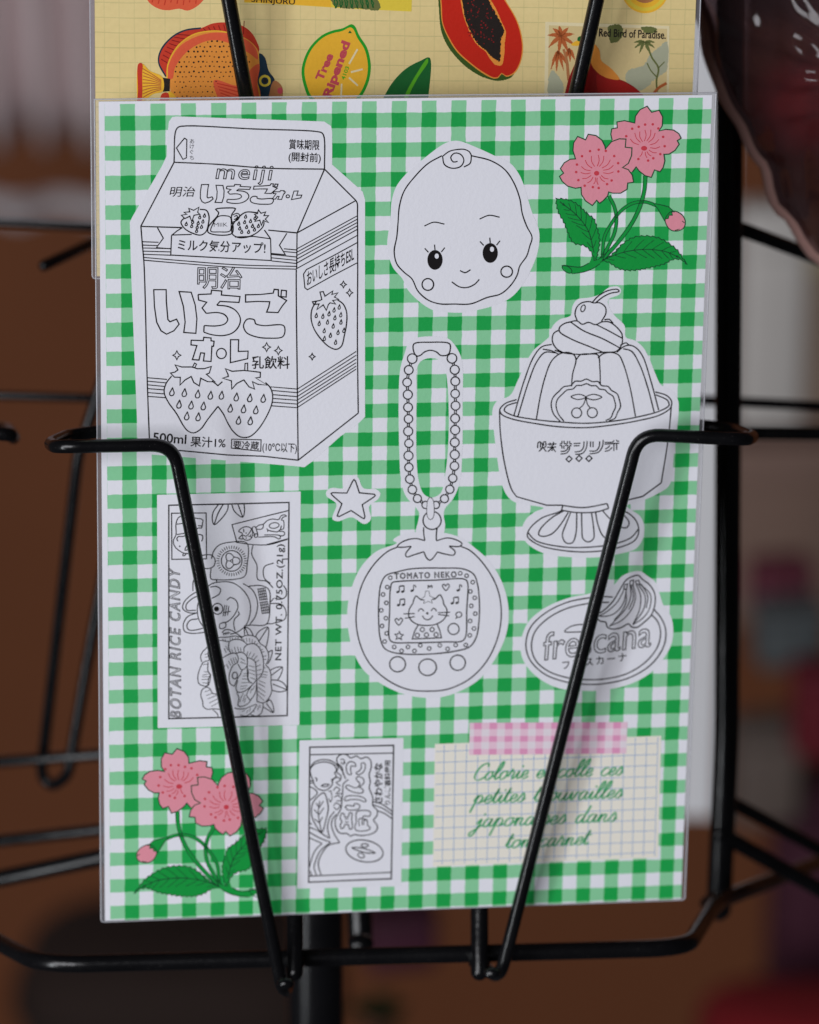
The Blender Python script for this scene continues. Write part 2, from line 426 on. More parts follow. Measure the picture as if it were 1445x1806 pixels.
def cushion(name, x, y, wpx, hpx, depth, col, label):
    c = W(x, y, depth); a, h = wpx / 2 / FPX * depth, hpx / 2 / FPX * depth; vs, fs = [], []; nu, nv = 40, 20
    for j in range(nv + 1):
        ph = math.pi * j / nv
        for i in range(nu):
            t = 2 * math.pi * i / nu; sg = lambda k, e: math.copysign(abs(k) ** e, k)
            vs.append((a * sg(math.cos(t), .6) * sg(math.sin(ph), .6), a * .7 * sg(math.sin(t), .6) * sg(math.sin(ph), .6), -h * sg(math.cos(ph), .8) + .004 * noise.noise(Vector((t * 3, ph * 4, 0)))))
    for j in range(nv):
        for i in range(nu): q = j * nu + i; q2 = j * nu + (i + 1) % nu; fs.append((q, q2, q2 + nu, q + nu))
    root = empty(name, Matrix.Translation(c), label, 'cushion'); obj('cover', mesh_from('cover', vs, fs, True), plain(name + '_cloth', col, .9, .2, 30), root)
    g = [(a * 1.01 * math.copysign(abs(math.cos(t)) ** .6, math.cos(t)), a * .705 * math.copysign(abs(math.sin(t)) ** .6, math.sin(t)), 0) for t in [k * .1571 for k in range(41)]]
    v, f = tube_geo(g, a * .03, 8); obj('piping', mesh_from('piping', v, f, True), plain(name + '_piping', tuple(k * .7 for k in col), .8), root)
cushion('red_cushion', 1400, 1815, 330, 130, 2.8, (.24, .003, .008), 'blurred red cushion at the bottom right corner')
cushion('dark_cushion', 315, 1740, 560, 260, 3.3, (.028, .014, .010), 'blurred dark brown cushion behind the bottom left of the rack')
carton('plum_box', 705, 1640, 130, 110, 2.4, (.05, .004, .02), 'small blurred plum box seen under the gingham card beside the centre pole', 'box')
def plant(x, y, depth):
    c = W(x, y, depth); root = empty('potted_plant', Matrix.Translation(c), 'small blurred dark green potted plant behind the centre pole at the bottom', 'plant')
    gm = plain('plant_leaf', (.010, .028, .006), .6, .3, 30); tm = plain('terracotta', (.17, .06, .03), .8, .2, 30)
    k = depth / FPX; prof = [(0, -62), (26, -62), (34, -20), (37, -20), (37, -12), (31, -12), (31, -18), (0, -18)]; vs, fs = [], []; n = 24
    for r, z in prof:
        for i in range(n): a = 2 * math.pi * i / n; vs.append((max(r, .1) * k * math.cos(a), max(r, .1) * k * math.sin(a), z * k))
    for j in range(len(prof) - 1):
        for i in range(n): q = j * n + i; q2 = j * n + (i + 1) % n; fs.append((q, q2, q2 + n, q + n))
    obj('pot', mesh_from('pot', vs, fs, True), tm, root); vs, fs = [], []; rr = random.Random(4)
    for _ in range(46):
        a = rr.random() * 6.28; el = .25 + rr.random() * 1.2; L = (40 + 30 * rr.random()) * k; d = Vector((math.cos(a) * math.cos(el), math.sin(a) * math.cos(el), math.sin(el))); s = d.cross(Vector((0, 0, 1))).normalized(); b = len(vs); o = Vector((0, 0, -18 * k))
        for t, wd in ((.15, .03), (.4, .16), (.7, .17), (.9, .08), (1, .01)):
            p = o + d * L * t - Vector((0, 0, L * .25 * t * t)); vs += [p - s * wd * L, p + d.cross(s) * wd * L * -.3, p + s * wd * L]
        for j in range(4):
            for i in range(2): q = b + j * 3 + i; fs.append((q, q + 1, q + 4, q + 3))
    obj('foliage', mesh_from('foliage', vs, fs, True), gm, root)
plant(668, 1778, 2.3)

# ================================================================== THE WIRE RACK
rack = empty('wire_card_rack', Matrix.Translation(W(557, 1806, 1.13)), 'black wire card rack with slanted pocket wires holding the sleeved cards', 'card rack')
bpy.context.view_layer.update()
def dpt(x, y, off): return (on_card(x, y, off) - CAM).dot(FWD)
R1 = .00166
# pocket wires: one bent rod each, arm from the rack -> round the side -> down the front -> under -> up the back
def pocket(pts, rads, r=R1): return tube('pocket_wire', fillet(pts, rads), r, M['wire'], rack)
pocket([on_card(250, 752, -.034), on_card(120, 768, -.030), on_card(88, 782, -.010), on_card(98, 788, .0130), on_card(306, 784, .0112), on_card(497, 1742, .0042), on_card(506, 1750, -.006), on_card(516, 1660, -.013), on_card(505, 700, -.013)],
       [.003, .006, .006, .006, .0055, .004, .004, .004, .004])
pocket([on_card(1170, 744, -.034), on_card(1295, 757, -.030), on_card(1329, 770, -.010), on_card(1318, 775, .0130), on_card(1126, 766, .0112), on_card(885, 1714, .0042), on_card(872, 1722, -.006), on_card(848, 1700, -.013), on_card(838, 700, -.013)],
       [.003, .006, .006, .006, .0055, .004, .004, .004, .004])
YO = -.0155                                           # the yellow card lies this far behind the green one
pocket([on_card(140, -420, YO - .03), on_card(150, -400, YO + .014), on_card(330, -405, YO + .014), on_card(480, 420, YO + .004), on_card(486, 425, YO - .005), on_card(490, 330, YO - .011), on_card(490, -400, YO - .011)], [.004, .006, .006, .003, .003, .004, .004], .00185)
pocket([on_card(1330, -420, YO - .03), on_card(1320, -400, YO + .014), on_card(1142, -405, YO + .014), on_card(960, 420, YO + .004), on_card(954, 425, YO - .005), on_card(950, 330, YO - .011), on_card(950, -400, YO - .011)], [.004, .006, .006, .003, .003, .004, .004], .00185)
# small welded cap at each front foot, the bottom ring, posts and the cross wires of the far faces
def rod(name, pts, r, rad=.008): return tube(name, fillet([W(*p) for p in pts], rad), r, M['wire'], rack)
rod('bottom_ring', [(-260, 1560, 1.14), (-60, 1632, 1.06), (72, 1702, 1.012), (1212, 1672, 1.03), (1262, 1592, 1.10), (1500, 1500, 1.22)], .0023, .012)
rod('back_stay', [(846, 1714, 1.018), (846, 1600, 1.022), (840, 1100, 1.03)], .0023)
rod('back_stay', [(520, 1716, 1.010), (520, 1600, 1.016), (512, 1100, 1.03)], .0022)
rod('back_stay', [(636, 1668, 1.10), (632, 1560, 1.10), (628, 1100, 1.10)], .0035)
def bead(x, y, d, r):
    vs, fs = [], []; n, m_ = 14, 8
    for j in range(m_ + 1):
        for i in range(n):
            a, b = 2 * math.pi * i / n, math.pi * j / m_; p = Vector((math.cos(a) * math.sin(b), math.sin(a) * math.sin(b) * .8, math.cos(b) * .75)); p *= r * (1 + .18 * noise.noise(p * 2.3 + Vector((x, y, 0)))); vs.append(p)
    for j in range(m_):
        for i in range(n): q = j * n + i; q2 = j * n + (i + 1) % n; fs.append((q, q2, q2 + n, q + n))
    inv = rack.matrix_world.inverted(); c = W(x, y, d); obj('weld_bead', mesh_from('weld_bead', [inv @ (c + v) for v in vs], fs, True), M['wire'], rack)
for bx in ((846, 1694, 1.021, .0030), (520, 1698, 1.014, .0028), (636, 1664, 1.07, .0036), (1262, 1594, 1.108, .0042), (868, 1716, 1.006, .0021), (504, 1734, 1.000, .0021)): bead(*bx)
rod('corner_post', [(1288, -700, 1.02), (1287, 300, 1.06), (1282, 1300, 1.115), (1268, 1602, 1.128)], .0036)
rod('centre_pole', [(557, 2500, 1.22), (557, 1500, 1.17), (557, -800, 1.06)], .0086)
LW = .0013
rod('cross_wire', [(-60, 390, 1.16), (230, 404, 1.16)], LW)
rod('cross_wire', [(-60, 696, 1.15), (240, 704, 1.15)], LW)
rod('brace_wire', [(78, 468, 1.10), (240, 392, 1.16)], .0016)
rod('side_wire', [(230, 520, 1.12), (138, 800, 1.13), (72, 1368, 1.18), (92, 1388, 1.18), (120, 1368, 1.17), (152, 1180, 1.16), (240, 700, 1.13)], .0017, .004)
rod('cross_wire', [(-60, 1348, 1.18), (250, 1326, 1.16)], .0017)
rod('cross_wire', [(-60, 1490, 1.16), (250, 1456, 1.14)], .0018)
rod('cross_wire', [(-60, 1562, 1.14), (260, 1496, 1.12)], .0025)
rod('arm_wire', [(-80, 762, 1.02), (18, 766, 1.02), (24, 772, 1.03), (14, 758, 1.09), (-90, 742, 1.12)], .0018, .003)
rod('cross_wire', [(1290, 398, 1.08), (1330, 412, 1.08), (1520, 484, 1.12)], .0020)
rod('cross_wire', [(1180, 703, 1.16), (1520, 720, 1.16)], .0015)
rod('cross_wire', [(1180, 762, 1.12), (1520, 766, 1.12)], .0020)
rod('cross_wire', [(1285, 1412, 1.14), (1520, 1538, 1.18)], .0020)
rod('cross_wire', [(1270, 1470, 1.12), (1520, 1610, 1.15)], .0023)

# ================================================================== CLEAR BAG hanging at the upper right
def clear_bag():
    C = W(1534, 62, 1.035); root = empty('clear_bag', Matrix.Translation(C), 'shiny clear plastic bag bulging past the black corner post at upper right', 'bag')
    q = NT('bag_film'); tr = q.n('ShaderNodeBsdfTransparent'); tr.inputs[0].default_value = (.74, .60, .62, 1); mx = q.n('ShaderNodeMixShader')
    lw = q.n('ShaderNodeLayerWeight'); lw.inputs[0].default_value = .35
    fr = q.math('SUBTRACT', .68, q.math('MULTIPLY', lw.outputs['Facing'], .6)); q.l(fr, mx.inputs[0])
    q.set(Base_Color=(.10, .055, .06, 1), Roughness=.10, Specular_IOR_Level=1.0)
    mp = q.n('ShaderNodeMapping'); mp.inputs['Scale'].default_value = (2.2, 1.0, .5); mp.inputs['Rotation'].default_value = (0, .35, 0)
    tcn = q.n('ShaderNodeTexCoord'); q.l(tcn.outputs['Object'], mp.inputs['Vector'])
    n1 = q.noise(17, 2, .4, mp.outputs[0]); q.l(q.bump(n1, 1.0, .03), q.b.inputs['Normal'])
    q.l(q.b.outputs[0], mx.inputs[1]); q.l(tr.outputs[0], mx.inputs[2]); q.l(mx.outputs[0], q.t.nodes['Material Output'].inputs[0])
    k = 1.035 / FPX; nu, nv = 96, 30
    def rad(a):                                         # outline of the bag in its own plane (a=0 right, pi/2 up)
        pts = {180: 284, 200: 272, 215: 270, 232: 290, 247: 352, 262: 420, 280: 450, 300: 440, 330: 400, 360: 380, 0: 380, 40: 460, 90: 520, 130: 430, 160: 330}
        ks = sorted(pts); d = math.degrees(a) % 360
        for p, r in zip(ks[:-1], ks[1:]):
            if p <= d <= r: t = (d - p) / (r - p); t = t * t * (3 - 2 * t); return pts[p] * (1 - t) + pts[r] * t
        return 380
    vs, fs = [], []
    for side in (1, -1):
        for j in range(nv + 1):
            t = j / nv
            for i in range(nu):
                a = 2 * math.pi * i / nu; rr = rad(a) * k * t
                h = .034 * (1 - t ** 3.2) ** .8 + .0018 * noise.noise(Vector((math.cos(a) * t * 7, math.sin(a) * t * 7, side * 3))) * (1 - t * .5) + .004 * math.sin(a * 17 + 3 * t) * t * t * (1 - t) * 2
                vs.append((rr * math.cos(a), -side * max(h, 0.0004), rr * math.sin(a)))
    K = nu * (nv + 1)
    for s_ in (0, 1):
        for j in range(nv):
            for i in range(nu):
                p = s_ * K + j * nu + i; p2 = s_ * K + j * nu + (i + 1) % nu; f = (p, p2, p2 + nu, p + nu); fs.append(f if s_ else f[::-1])
    o = obj('film', mesh_from('film', vs, fs, True), q.m, root)
    rim = [(rad(2 * math.pi * i / 120) * k * 1.004 * math.cos(2 * math.pi * i / 120), 0, rad(2 * math.pi * i / 120) * k * 1.004 * math.sin(2 * math.pi * i / 120)) for i in range(121)]
    v, f = tube_geo(rim, .0021, 8, False); obj('seam', mesh_from('seam', v, f, True), plain('bag_seam_film', (.72, .42, .37), .2, .2, 60), root)
clear_bag()

# ================================================================== THE FRUIT CARD (behind, yellow)
def sleeved(name, centre, half_w, half_h, label, group, paper_m, l=.0010, r=.0010, t=.0006, b=.0003):
    root = empty(name, card_matrix(centre), label, 'sticker card', group)
    bpy.context.view_layer.update()
    vs = [(x, y, z) for z in (-.00045, 0) for x, y in ((-half_w, -half_h), (half_w, -half_h), (half_w, half_h), (-half_w, half_h))]
    me = mesh_from('paper_sheet', vs, [(4, 5, 6, 7), (3, 2, 1, 0), (0, 1, 5, 4), (1, 2, 6, 5), (2, 3, 7, 6), (3, 0, 4, 7)])
    obj('paper_sheet', me, paper_m, root)
    # sleeve: back film, and the rim of the front film that stands free around the paper with its welded seam
    o = (-half_w - l, half_w + r, -half_h - b, half_h + t); i = (-half_w - .0001, half_w + .0001, -half_h - .0001, half_h + .0001); vs, fs = [], []
    def quad(x0, x1, y0, y1, z, n=24):
        horizontal = (x1 - x0) > (y1 - y0)
        k0 = len(vs)
        for q in range(n + 1):
            for e in (0, 1):
                x, y = ((x0 + (x1 - x0) * q / n, (y0, y1)[e]) if horizontal else ((x0, x1)[e], y0 + (y1 - y0) * q / n))
                vs.append((x, y, z + .00025 * noise.noise(Vector((x * 60, y * 60, z * 1000)))))
        for q in range(n): a = k0 + 2 * q; f = (a, a + 2, a + 3, a + 1); fs.append(f[::-1] if horizontal else f)
    quad(o[0], o[1], o[2], o[3], -.0009)
    quad(o[0], i[0], o[2], o[3], .0001); quad(i[1], o[1], o[2], o[3], .0001); quad(i[0], i[1], i[3], o[3], .0001)
    fl = obj('clear_sleeve', mesh_from('clear_sleeve', vs, fs), M['film'], root)
    g, f2 = [], []
    for pts in ([(o[0], o[3], 0), (o[0], 0, 0), (o[0], o[2], 0), (0, o[2], -.0005), (o[1], o[2], 0), (o[1], 0, .0002), (o[1], o[3], 0)], [(o[0], o[3], .0002), (0, o[3] + .0002, .0003), (o[1], o[3], .0002)]):
        v, f = tube_geo(fillet(pts, .001), .00016, 6); b0 = len(g); g += v; f2 += [tuple(b0 + k for k in ff) for ff in f]
    obj('sleeve_seam', mesh_from('sleeve_seam', g, f2, True), M['seam'], fl)
    return root
def yellow_material():
    q = NT('aged_grid_paper'); tc = q.n('ShaderNodeTexCoord'); q.tc = tc; sep = q.n('ShaderNodeSeparateXYZ'); q.l(tc.outputs['Object'], sep.inputs[0])
    wob = q.math('MULTIPLY', q.math('SUBTRACT', q.noise(80, 3), .5), .0005)
    def ln(o, sl, other, off):
        p = q.math('ADD', q.math('ADD', o, q.math('MULTIPLY', other, sl)), wob); fr = q.math('FRACT', q.math('ADD', q.math('MULTIPLY', p, 1 / .00363), 50 + off))
        return q.math('LESS_THAN', q.math('ABSOLUTE', q.math('SUBTRACT', fr, .5)), .035)
    a = ln(sep.outputs[0], .005, sep.outputs[1], .1); b = ln(sep.outputs[1], .02, sep.outputs[0], .3)
    base = q.mix(q.math('MULTIPLY', q.noise(22, 4), 1.0), (.88, .73, .36), (.76, .57, .25))
    base = q.mix(q.math('MULTIPLY', q.noise(700, 3), .35), base, (.55, .43, .18))
    k = q.math('MULTIPLY', q.math('MAXIMUM', q.math('MULTIPLY', a, .55), b), q.math('ADD', q.noise(200, 3), .05))
    q.l(q.mix(q.math('MULTIPLY', k, .5), base, (.26, .30, .12)), q.b.inputs['Base Color'])
    q.set(Roughness=.5, Specular_IOR_Level=.25, Coat_Weight=.1, Coat_Roughness=.2); q.l(q.bump(q.noise(30, 3), .4, .003), q.b.inputs['Coat Normal']); return q.m
YC = (on_card(167, 0, YO) + on_card(1228, 0, YO)) / 2 + V * ((on_card(300, 482, YO) - on_card(300, 0, YO)).length - .105)
yw = (on_card(1228, 0, YO) - on_card(167, 0, YO)).length / 2
yc = sleeved('fruit_sticker_card', YC, yw, .105, 'yellow gridded sticker card of fish and tropical fruit behind the green gingham card', 'sleeved sticker cards in the rack', yellow_material(), l=.0011, r=.0011, b=.0006)
SY = Sheet(YO, yc)
def pm(name, col, var=.22, scale=300): M[name] = paperish(name, col, var, coat=.06); return M[name]
pm('print_red', (.62, .045, .02)); pm('print_orange', (.88, .32, .05)); pm('print_coral', (.82, .12, .05)); pm('print_navy', (.010, .035, .065)); pm('print_yellow', (.82, .62, .06))
pm('print_gold', (.92, .50, .035)); pm('print_black', (.018, .012, .010)); pm('print_green', (.015, .36, .02)); pm('print_dark_green', (.008, .13, .025)); pm('print_lime', (.10, .42, .015))
pm('print_cream', (.86, .74, .45)); pm('print_rose', (.60, .075, .10)); pm('print_flesh_red', (.60, .018, .006)); pm('print_skin_green', (.045, .10, .012)); pm('print_maroon', (.27, .008, .008)); pm('print_deep_red', (.40, .012, .010))
pm('print_stamp', (.74, .58, .28)); pm('print_brick', (.52, .13, .035)); pm('print_mist', (.46, .47, .33)); pm('print_olive', (.15, .17, .05)); pm('print_tan', (.48, .19, .07))
A1, A2, A3 = .00003, .00006, .00009
def layer(sheet, name, root, items, z0=.00002):
    """one printed motif: coloured shapes stacked a hair apart, as one mesh"""
    art = Art(sheet, z0); mats = []; dz = 0
    for it in items:
        mat = it[0]
        if mat not in mats: mats.append(mat)
        art.cur = mats.index(mat)
        for fn in it[1:]: fn(art, dz)
        dz += .000007
    return art.build(name, [M[m] for m in mats], root)
def F(p, smooth=True, holes=()): return lambda a, dz: a.fill(p, smooth, holes, dz)
def Ln(p, w, closed=False, smooth=True): return lambda a, dz: a.line(p, w, closed, smooth, dz)
def Dots(ps): return lambda a, dz: [a.disc(c, r, dz=dz, n=10) for c, r in ps]
def Tx(*t, **k): return lambda a, dz: a.text(*t, dz=dz, **k)
Y4, Y5, Y6, Y7 = Z(230, 0, 4.983), Z(500, 0, 5.16), Z(760, 0, 7.225), Z(940, 0, 4.5156)
layer(SY, 'red_fruit_print', yc, [('print_coral', F(Y4([(120, -120), (150, 0), (200, 50), (270, 82), (340, 88), (430, 75), (500, 92), (560, 70), (640, 0), (680, -120), (560, -260), (250, -260)]))),
    ('print_red', *[Ln(Y4([(190 + 55 * k, 20 + (k % 3) * 12), (215 + 52 * k, -60), (260 + 40 * k, -180)]), 1.6) for k in range(8)])])
rng = random.Random(11)
fdots = []
for j in range(12):
    yy = 365 + j * 44
    for i in range(24):
        xx = 350 + i * 41 + (j % 2) * 20 + rng.uniform(-7, 7); top = 330 + ((xx - 740) / 430) ** 2 * 330
        if yy > top + 20 and 380 < xx < 1115 and not (xx > 760 and yy > 700) and xx - 1035 < (yy < 560) * 90: fdots.append((Y4(xx, yy + rng.uniform(-6, 6)), (1.5 if j < 7 else 1.1) * rng.uniform(.7, 1.25)))
layer(SY, 'fish_print', yc, [
    ('print_red', F(Y4([(310, 670), (255, 560), (250, 500), (280, 420), (370, 320), (480, 265), (620, 245), (720, 205), (830, 195), (960, 215), (1050, 270), (1105, 350), (1130, 450), (1000, 500), (740, 420), (500, 460), (390, 560), (340, 680)]))),
    ('print_maroon', *[Ln(Y4([(262 + 9 * k * k ** .35, 560 - 42 * k + 1.2 * k * k), (330 + 16 * k * k ** .3, 600 - 36 * k)]), 1.4) for k in range(1, 9)], *[Ln(Y4([(640 + 45 * k, 245 - 8 * k), (690 + 38 * k, 300)]), 1.3) for k in range(9)]),
    ('print_navy', Ln(Y4([(312, 672), (252, 560), (250, 495), (285, 412), (375, 318), (480, 265), (620, 245)]), 2.4)),
    ('print_orange', F(Y4([(340, 700), (330, 620), (345, 520), (430, 390), (560, 305), (740, 268), (900, 290), (1040, 350), (1110, 420), (1145, 500), (1180, 620), (1180, 980), (760, 1090), (420, 1010)]))),
    ('print_coral', F(Y4([(330, 690), (340, 560), (430, 410), (580, 320), (740, 285), (900, 300), (1040, 360), (1105, 430), (1120, 520), (1050, 470), (900, 390), (740, 350), (600, 385), (470, 480), (390, 600), (370, 690)])), F(Y4([(1130, 560), (1138, 700), (1160, 980), (1085, 980), (1055, 760), (1035, 640)])), F(Y4([(735, 705), (900, 745), (1000, 770), (1000, 960), (820, 930)]))),
    ('print_gold', Ln(Y4([(322, 690), (332, 560), (420, 400), (560, 300), (740, 270), (880, 286)]), 1.8), Ln(Y4([(1128, 470), (1140, 600), (1122, 720), (1150, 900)]), 1.5)),
    ('print_red', *[Ln(Y4([(760 + 10 * k, 730 + 28 * k), (960, 775 + 34 * k)]), 1.6) for k in range(5)]),
    ('print_black', Dots(fdots), F(Y4([(275, 680), (350, 690), (345, 800), (285, 805)]), False)),
    ('print_gold', F(Y4([(75, 555), (110, 560), (170, 620), (280, 675), (285, 800), (200, 825), (130, 880), (70, 930), (60, 870)])), F(Y4([(340, 800), (400, 850), (420, 980), (330, 960)]))),
    ('print_brick', *[Ln(Y4([(108, 600 + 32 * k), (190, 650 + 20 * k), (272, 705 + 10 * k)]), 1.3) for k in range(9)]),
    ('print_red', F(Y4([(68, 562), (90, 550), (106, 562), (104, 640), (96, 900), (58, 960), (66, 800)])), F(Y4([(280, 820), (330, 815), (330, 960), (255, 960)]))),
    ('print_navy', F(Y4([(1135, 465), (1180, 500), (1215, 620), (1268, 702), (1232, 800), (1215, 960), (1162, 960), (1142, 800), (1118, 720), (1136, 600)]))),
    ('print_tan', F(Y4([(1265, 705), (1320, 740), (1340, 800), (1322, 880), (1215, 960), (1225, 800)]))),
    ('print_rose', F(Y4([(1296, 775), (1330, 768), (1340, 800), (1320, 825), (1296, 812)]))),
    ('print_yellow', lambda a, dz: a.disc(Y4(1182, 708), 10.6, dz=dz)), ('print_navy', lambda a, dz: a.disc(Y4(1182, 708), 6.4, dz=dz)),
    ('print_black', lambda a, dz: a.disc(Y4(1184, 708), 3.6, dz=dz)),
])
lem = Y5([(620, 218), (650, 235), (690, 320), (760, 430), (790, 540), (795, 640), (770, 760), (700, 890), (600, 970), (400, 980), (240, 900), (190, 790), (165, 660), (180, 560), (240, 430), (350, 320), (450, 275), (540, 255)])
lc = Y5(480, 600)
layer(SY, 'lemon_print', yc, [('print_green', F(lem)), ('print_gold', F([(lc[0] + (x - lc[0]) * .915, lc[1] + (y - lc[1]) * .925) for x, y in lem])),
    ('print_dark_green', F(Y5([(588, 300), (605, 275), (625, 300)]), False)),
    ('print_rose', Tx('Tree', *Y5(352, 738), 19, width=50, rot=66.5, bold=.035), Tx('Ripened', *Y5(428, 893), 21, width=104, rot=70.5, bold=.035)),
    ('print_lime', Tx('4103', *Y5(556, 728), 9.5, width=24.5, rot=70, bold=.012)),
    ('print_cream', *[Ln(Y5(p), 2.6) for p in ([(598, 580), (675, 445)], [(615, 655), (722, 628)], [(597, 705), (678, 778)], [(530, 760), (525, 890)])])])
layer(SY, 'leaf_print', yc, [('print_dark_green', F(Y5([(880, 960), (915, 880), (1000, 740), (1120, 620), (1250, 550), (1330, 522), (1320, 880), (1300, 1040), (860, 1040)]))),
    ('print_lime', F(Y5([(1312, 530), (1200, 690), (1100, 880), (1060, 1030), (1120, 1030), (1140, 880), (1222, 710), (1318, 560)])))])
def jag(pts, amp, seed):
    r = random.Random(seed); out = []
    for p in catmull([(x, y, 0) for x, y in pts], True, 1.2): out.append((p.x + r.uniform(-amp, amp), p.y + r.uniform(-amp, amp)))
    return out
layer(SY, 'papaya_print', yc, [
    ('print_skin_green', F(jag(Y6([(120, -300), (110, 200), (130, 380), (200, 560), (300, 700), (450, 850), (640, 970), (760, 1012), (850, 1028), (960, 1012), (1030, 980), (1095, 880), (1150, 700), (1150, 560), (1110, 340), (1030, 160), (900, -100), (700, -420), (300, -420)]), .35, 1), False)),
    ('print_orange', F(Y6([(136, -280), (128, 100), (145, 290), (206, 450), (326, 648), (496, 808), (676, 940), (800, 998), (862, 990), (905, 938), (960, 976), (1064, 936), (1136, 822), (1176, 640), (1158, 440), (1098, 250), (965, 20), (820, -200), (640, -400), (300, -400)]))),
    ('print_flesh_red', F(Y6([(146, -280), (142, 100), (156, 290), (216, 440), (336, 636), (506, 796), (686, 926), (802, 984), (856, 978), (903, 926), (960, 962), (1054, 924), (1124, 816), (1162, 640), (1144, 440), (1084, 250), (950, 20), (800, -200), (640, -390), (300, -390)]))),
    ('print_orange', F(jag(Y6([(395, -260), (405, 140), (448, 290), (506, 430), (596, 572), (696, 655), (768, 765), (830, 826), (905, 826), (935, 700), (942, 560), (955, 400), (905, 280), (838, 120), (770, 0), (690, -260)]), .4, 2), False)),
    ('print_black', F(jag(Y6([(412, -240), (420, 150), (465, 310), (520, 430), (600, 560), (700, 640), (760, 710), (876, 775), (888, 660), (898, 500), (935, 400), (880, 260), (800, 120), (740, 0), (670, -240)]), 1.1, 3), False)),
    ('print_maroon', Dots([(Y6(rng.uniform(450, 800), rng.uniform(-10, 560)), rng.uniform(.7, 1.5)) for _ in range(70)]))])
layer(SY, 'stamp_print_of_fruit', yc, [('print_yellow', F([(430, -80), (431, 4), (520, 8.5), (620, 15), (726, 20), (729, -80)], False)),
    ('print_gold', F([(430, -70), (431, 3), (520, 8), (584, 12), (580, -70)], False)),
    ('print_olive', F(jag([(582, -40), (585, 2), (592, 11), (608, 14), (636, 15), (668, 17), (671, 11), (664, -8), (655, -40)], 1.0, 5), False)),
    ('print_dark_green', *[Ln(jag([(590 + 9 * k, -6), (595 + 9 * k, 4), (592 + 9.5 * k, 13)], .8, k), 1.6) for k in range(8)]),
    ('print_black', Tx('SHINJURU', *Y4(1062, 14), 13.5, width=77, rot=-3.6, bold=.0, vscale=1.0))])
layer(SY, 'ring_print', yc, [('print_gold', lambda a, dz: a.disc((1138, -20), 42, 43, dz=dz, n=40)), ('print_yellow', lambda a, dz: a.line(ell((1138, -21), 36, 37), 5, True, dz=dz)), ('print_tan', lambda a, dz: a.disc((1138, -24), 27, 29, dz=dz, n=32)), ('print_gold', lambda a, dz: a.disc((1138, -26), 21, 24, dz=dz, n=32))])
def frond(cx, cy, ang, L, wd):
    a = math.radians(ang); d = (math.cos(a), math.sin(a)); n = (-d[1], d[0]); out = []
    for t, s in ((0, .2), (.3, 1), (.6, .9), (.8, .5), (1, 0)): out.append((cx + d[0] * L * t + n[0] * wd * s, cy + d[1] * L * t + n[1] * wd * s + L * .25 * t * t))
    for t, s in ((.8, .5), (.6, .8), (.3, .9)): out.append((cx + d[0] * L * t - n[0] * wd * s, cy + d[1] * L * t - n[1] * wd * s + L * .25 * t * t))
    return jag(out, .5, int(ang) + 400)
layer(SY, 'bird_stamp_print', yc, [('print_cream', F(Y7([(100, 172), (1088, 205), (1084, 960), (90, 960)]), False)), ('print_stamp', F(Y7([(128, 200), (1070, 228), (1066, 960), (118, 960)]), False)),
    ('print_mist', F(jag(Y7([(1068, 330), (1000, 380), (930, 440), (880, 520), (760, 560), (740, 640), (800, 720), (900, 700), (960, 640), (1060, 560)]), 1.2, 9), False), F(jag(Y7([(150, 560), (230, 640), (240, 740), (130, 760)]), 1, 8), False)),
    ('print_brick', *[F(frond(*Y7(225, 290), a, 26, 3.6), False) for a in (200, 235, 262, 300, 335, 20, 150, 60, 100)], *[F(frond(*Y7(200, 400), a, 30, 3), False) for a in (70, 95, 115, 50)], *[F(frond(*Y7(290, 380), a, 20, 3), False) for a in (60, 85, 110)]),
    ('print_tan', Ln(Y7([(245, 390), (270, 480), (285, 640)]), 4)),
    ('print_olive', *[F(frond(*Y7(890, 330), a, 19, 2.6), False) for a in (-10, 20, 160, 190, 120, 60)], F(jag(Y7([(600, 215), (640, 195), (700, 200), (720, 250), (690, 320), (620, 340), (610, 290)]), 1, 7), False), F(jag(Y7([(860, 215), (980, 222), (985, 250), (900, 262)]), 1, 6), False)),
    ('print_olive', Ln(Y7([(915, 360), (945, 450), (1000, 540), (985, 640), (990, 730)]), 2.6), Ln(Y7([(910, 500), (940, 560), (985, 610)]), 1.8), Ln(Y7([(1000, 540), (1050, 490)]), 1.6)), ('print_brick', Ln(Y7([(965, 740), (1000, 700), (1065, 660)]), 4)),
    ('print_maroon', F(Y7([(400, 400), (350, 480), (320, 540), (270, 680), (255, 960), (960, 960), (860, 740), (740, 650), (600, 600), (520, 530), (470, 430)]))),
    ('print_deep_red', F(Y7([(520, 560), (640, 610), (760, 670), (880, 760), (900, 960), (600, 960)]))),
    ('print_orange', F(Y7([(490, 350), (530, 400), (545, 480), (620, 540), (690, 630), (580, 615), (500, 560), (465, 500)]))),
    ('print_dark_green', F(Y7([(355, 300), (380, 285), (430, 285), (475, 330), (470, 400), (400, 400), (372, 370)]))),
    ('print_gold', F(Y7([(303, 356), (352, 322), (396, 345), (350, 364)]))),
    ('print_black', Tx('Red Bird of Paradise.', *Y7(525, 287), 15.5, width=118, rot=-2.2, bold=.004, vscale=1.3))])

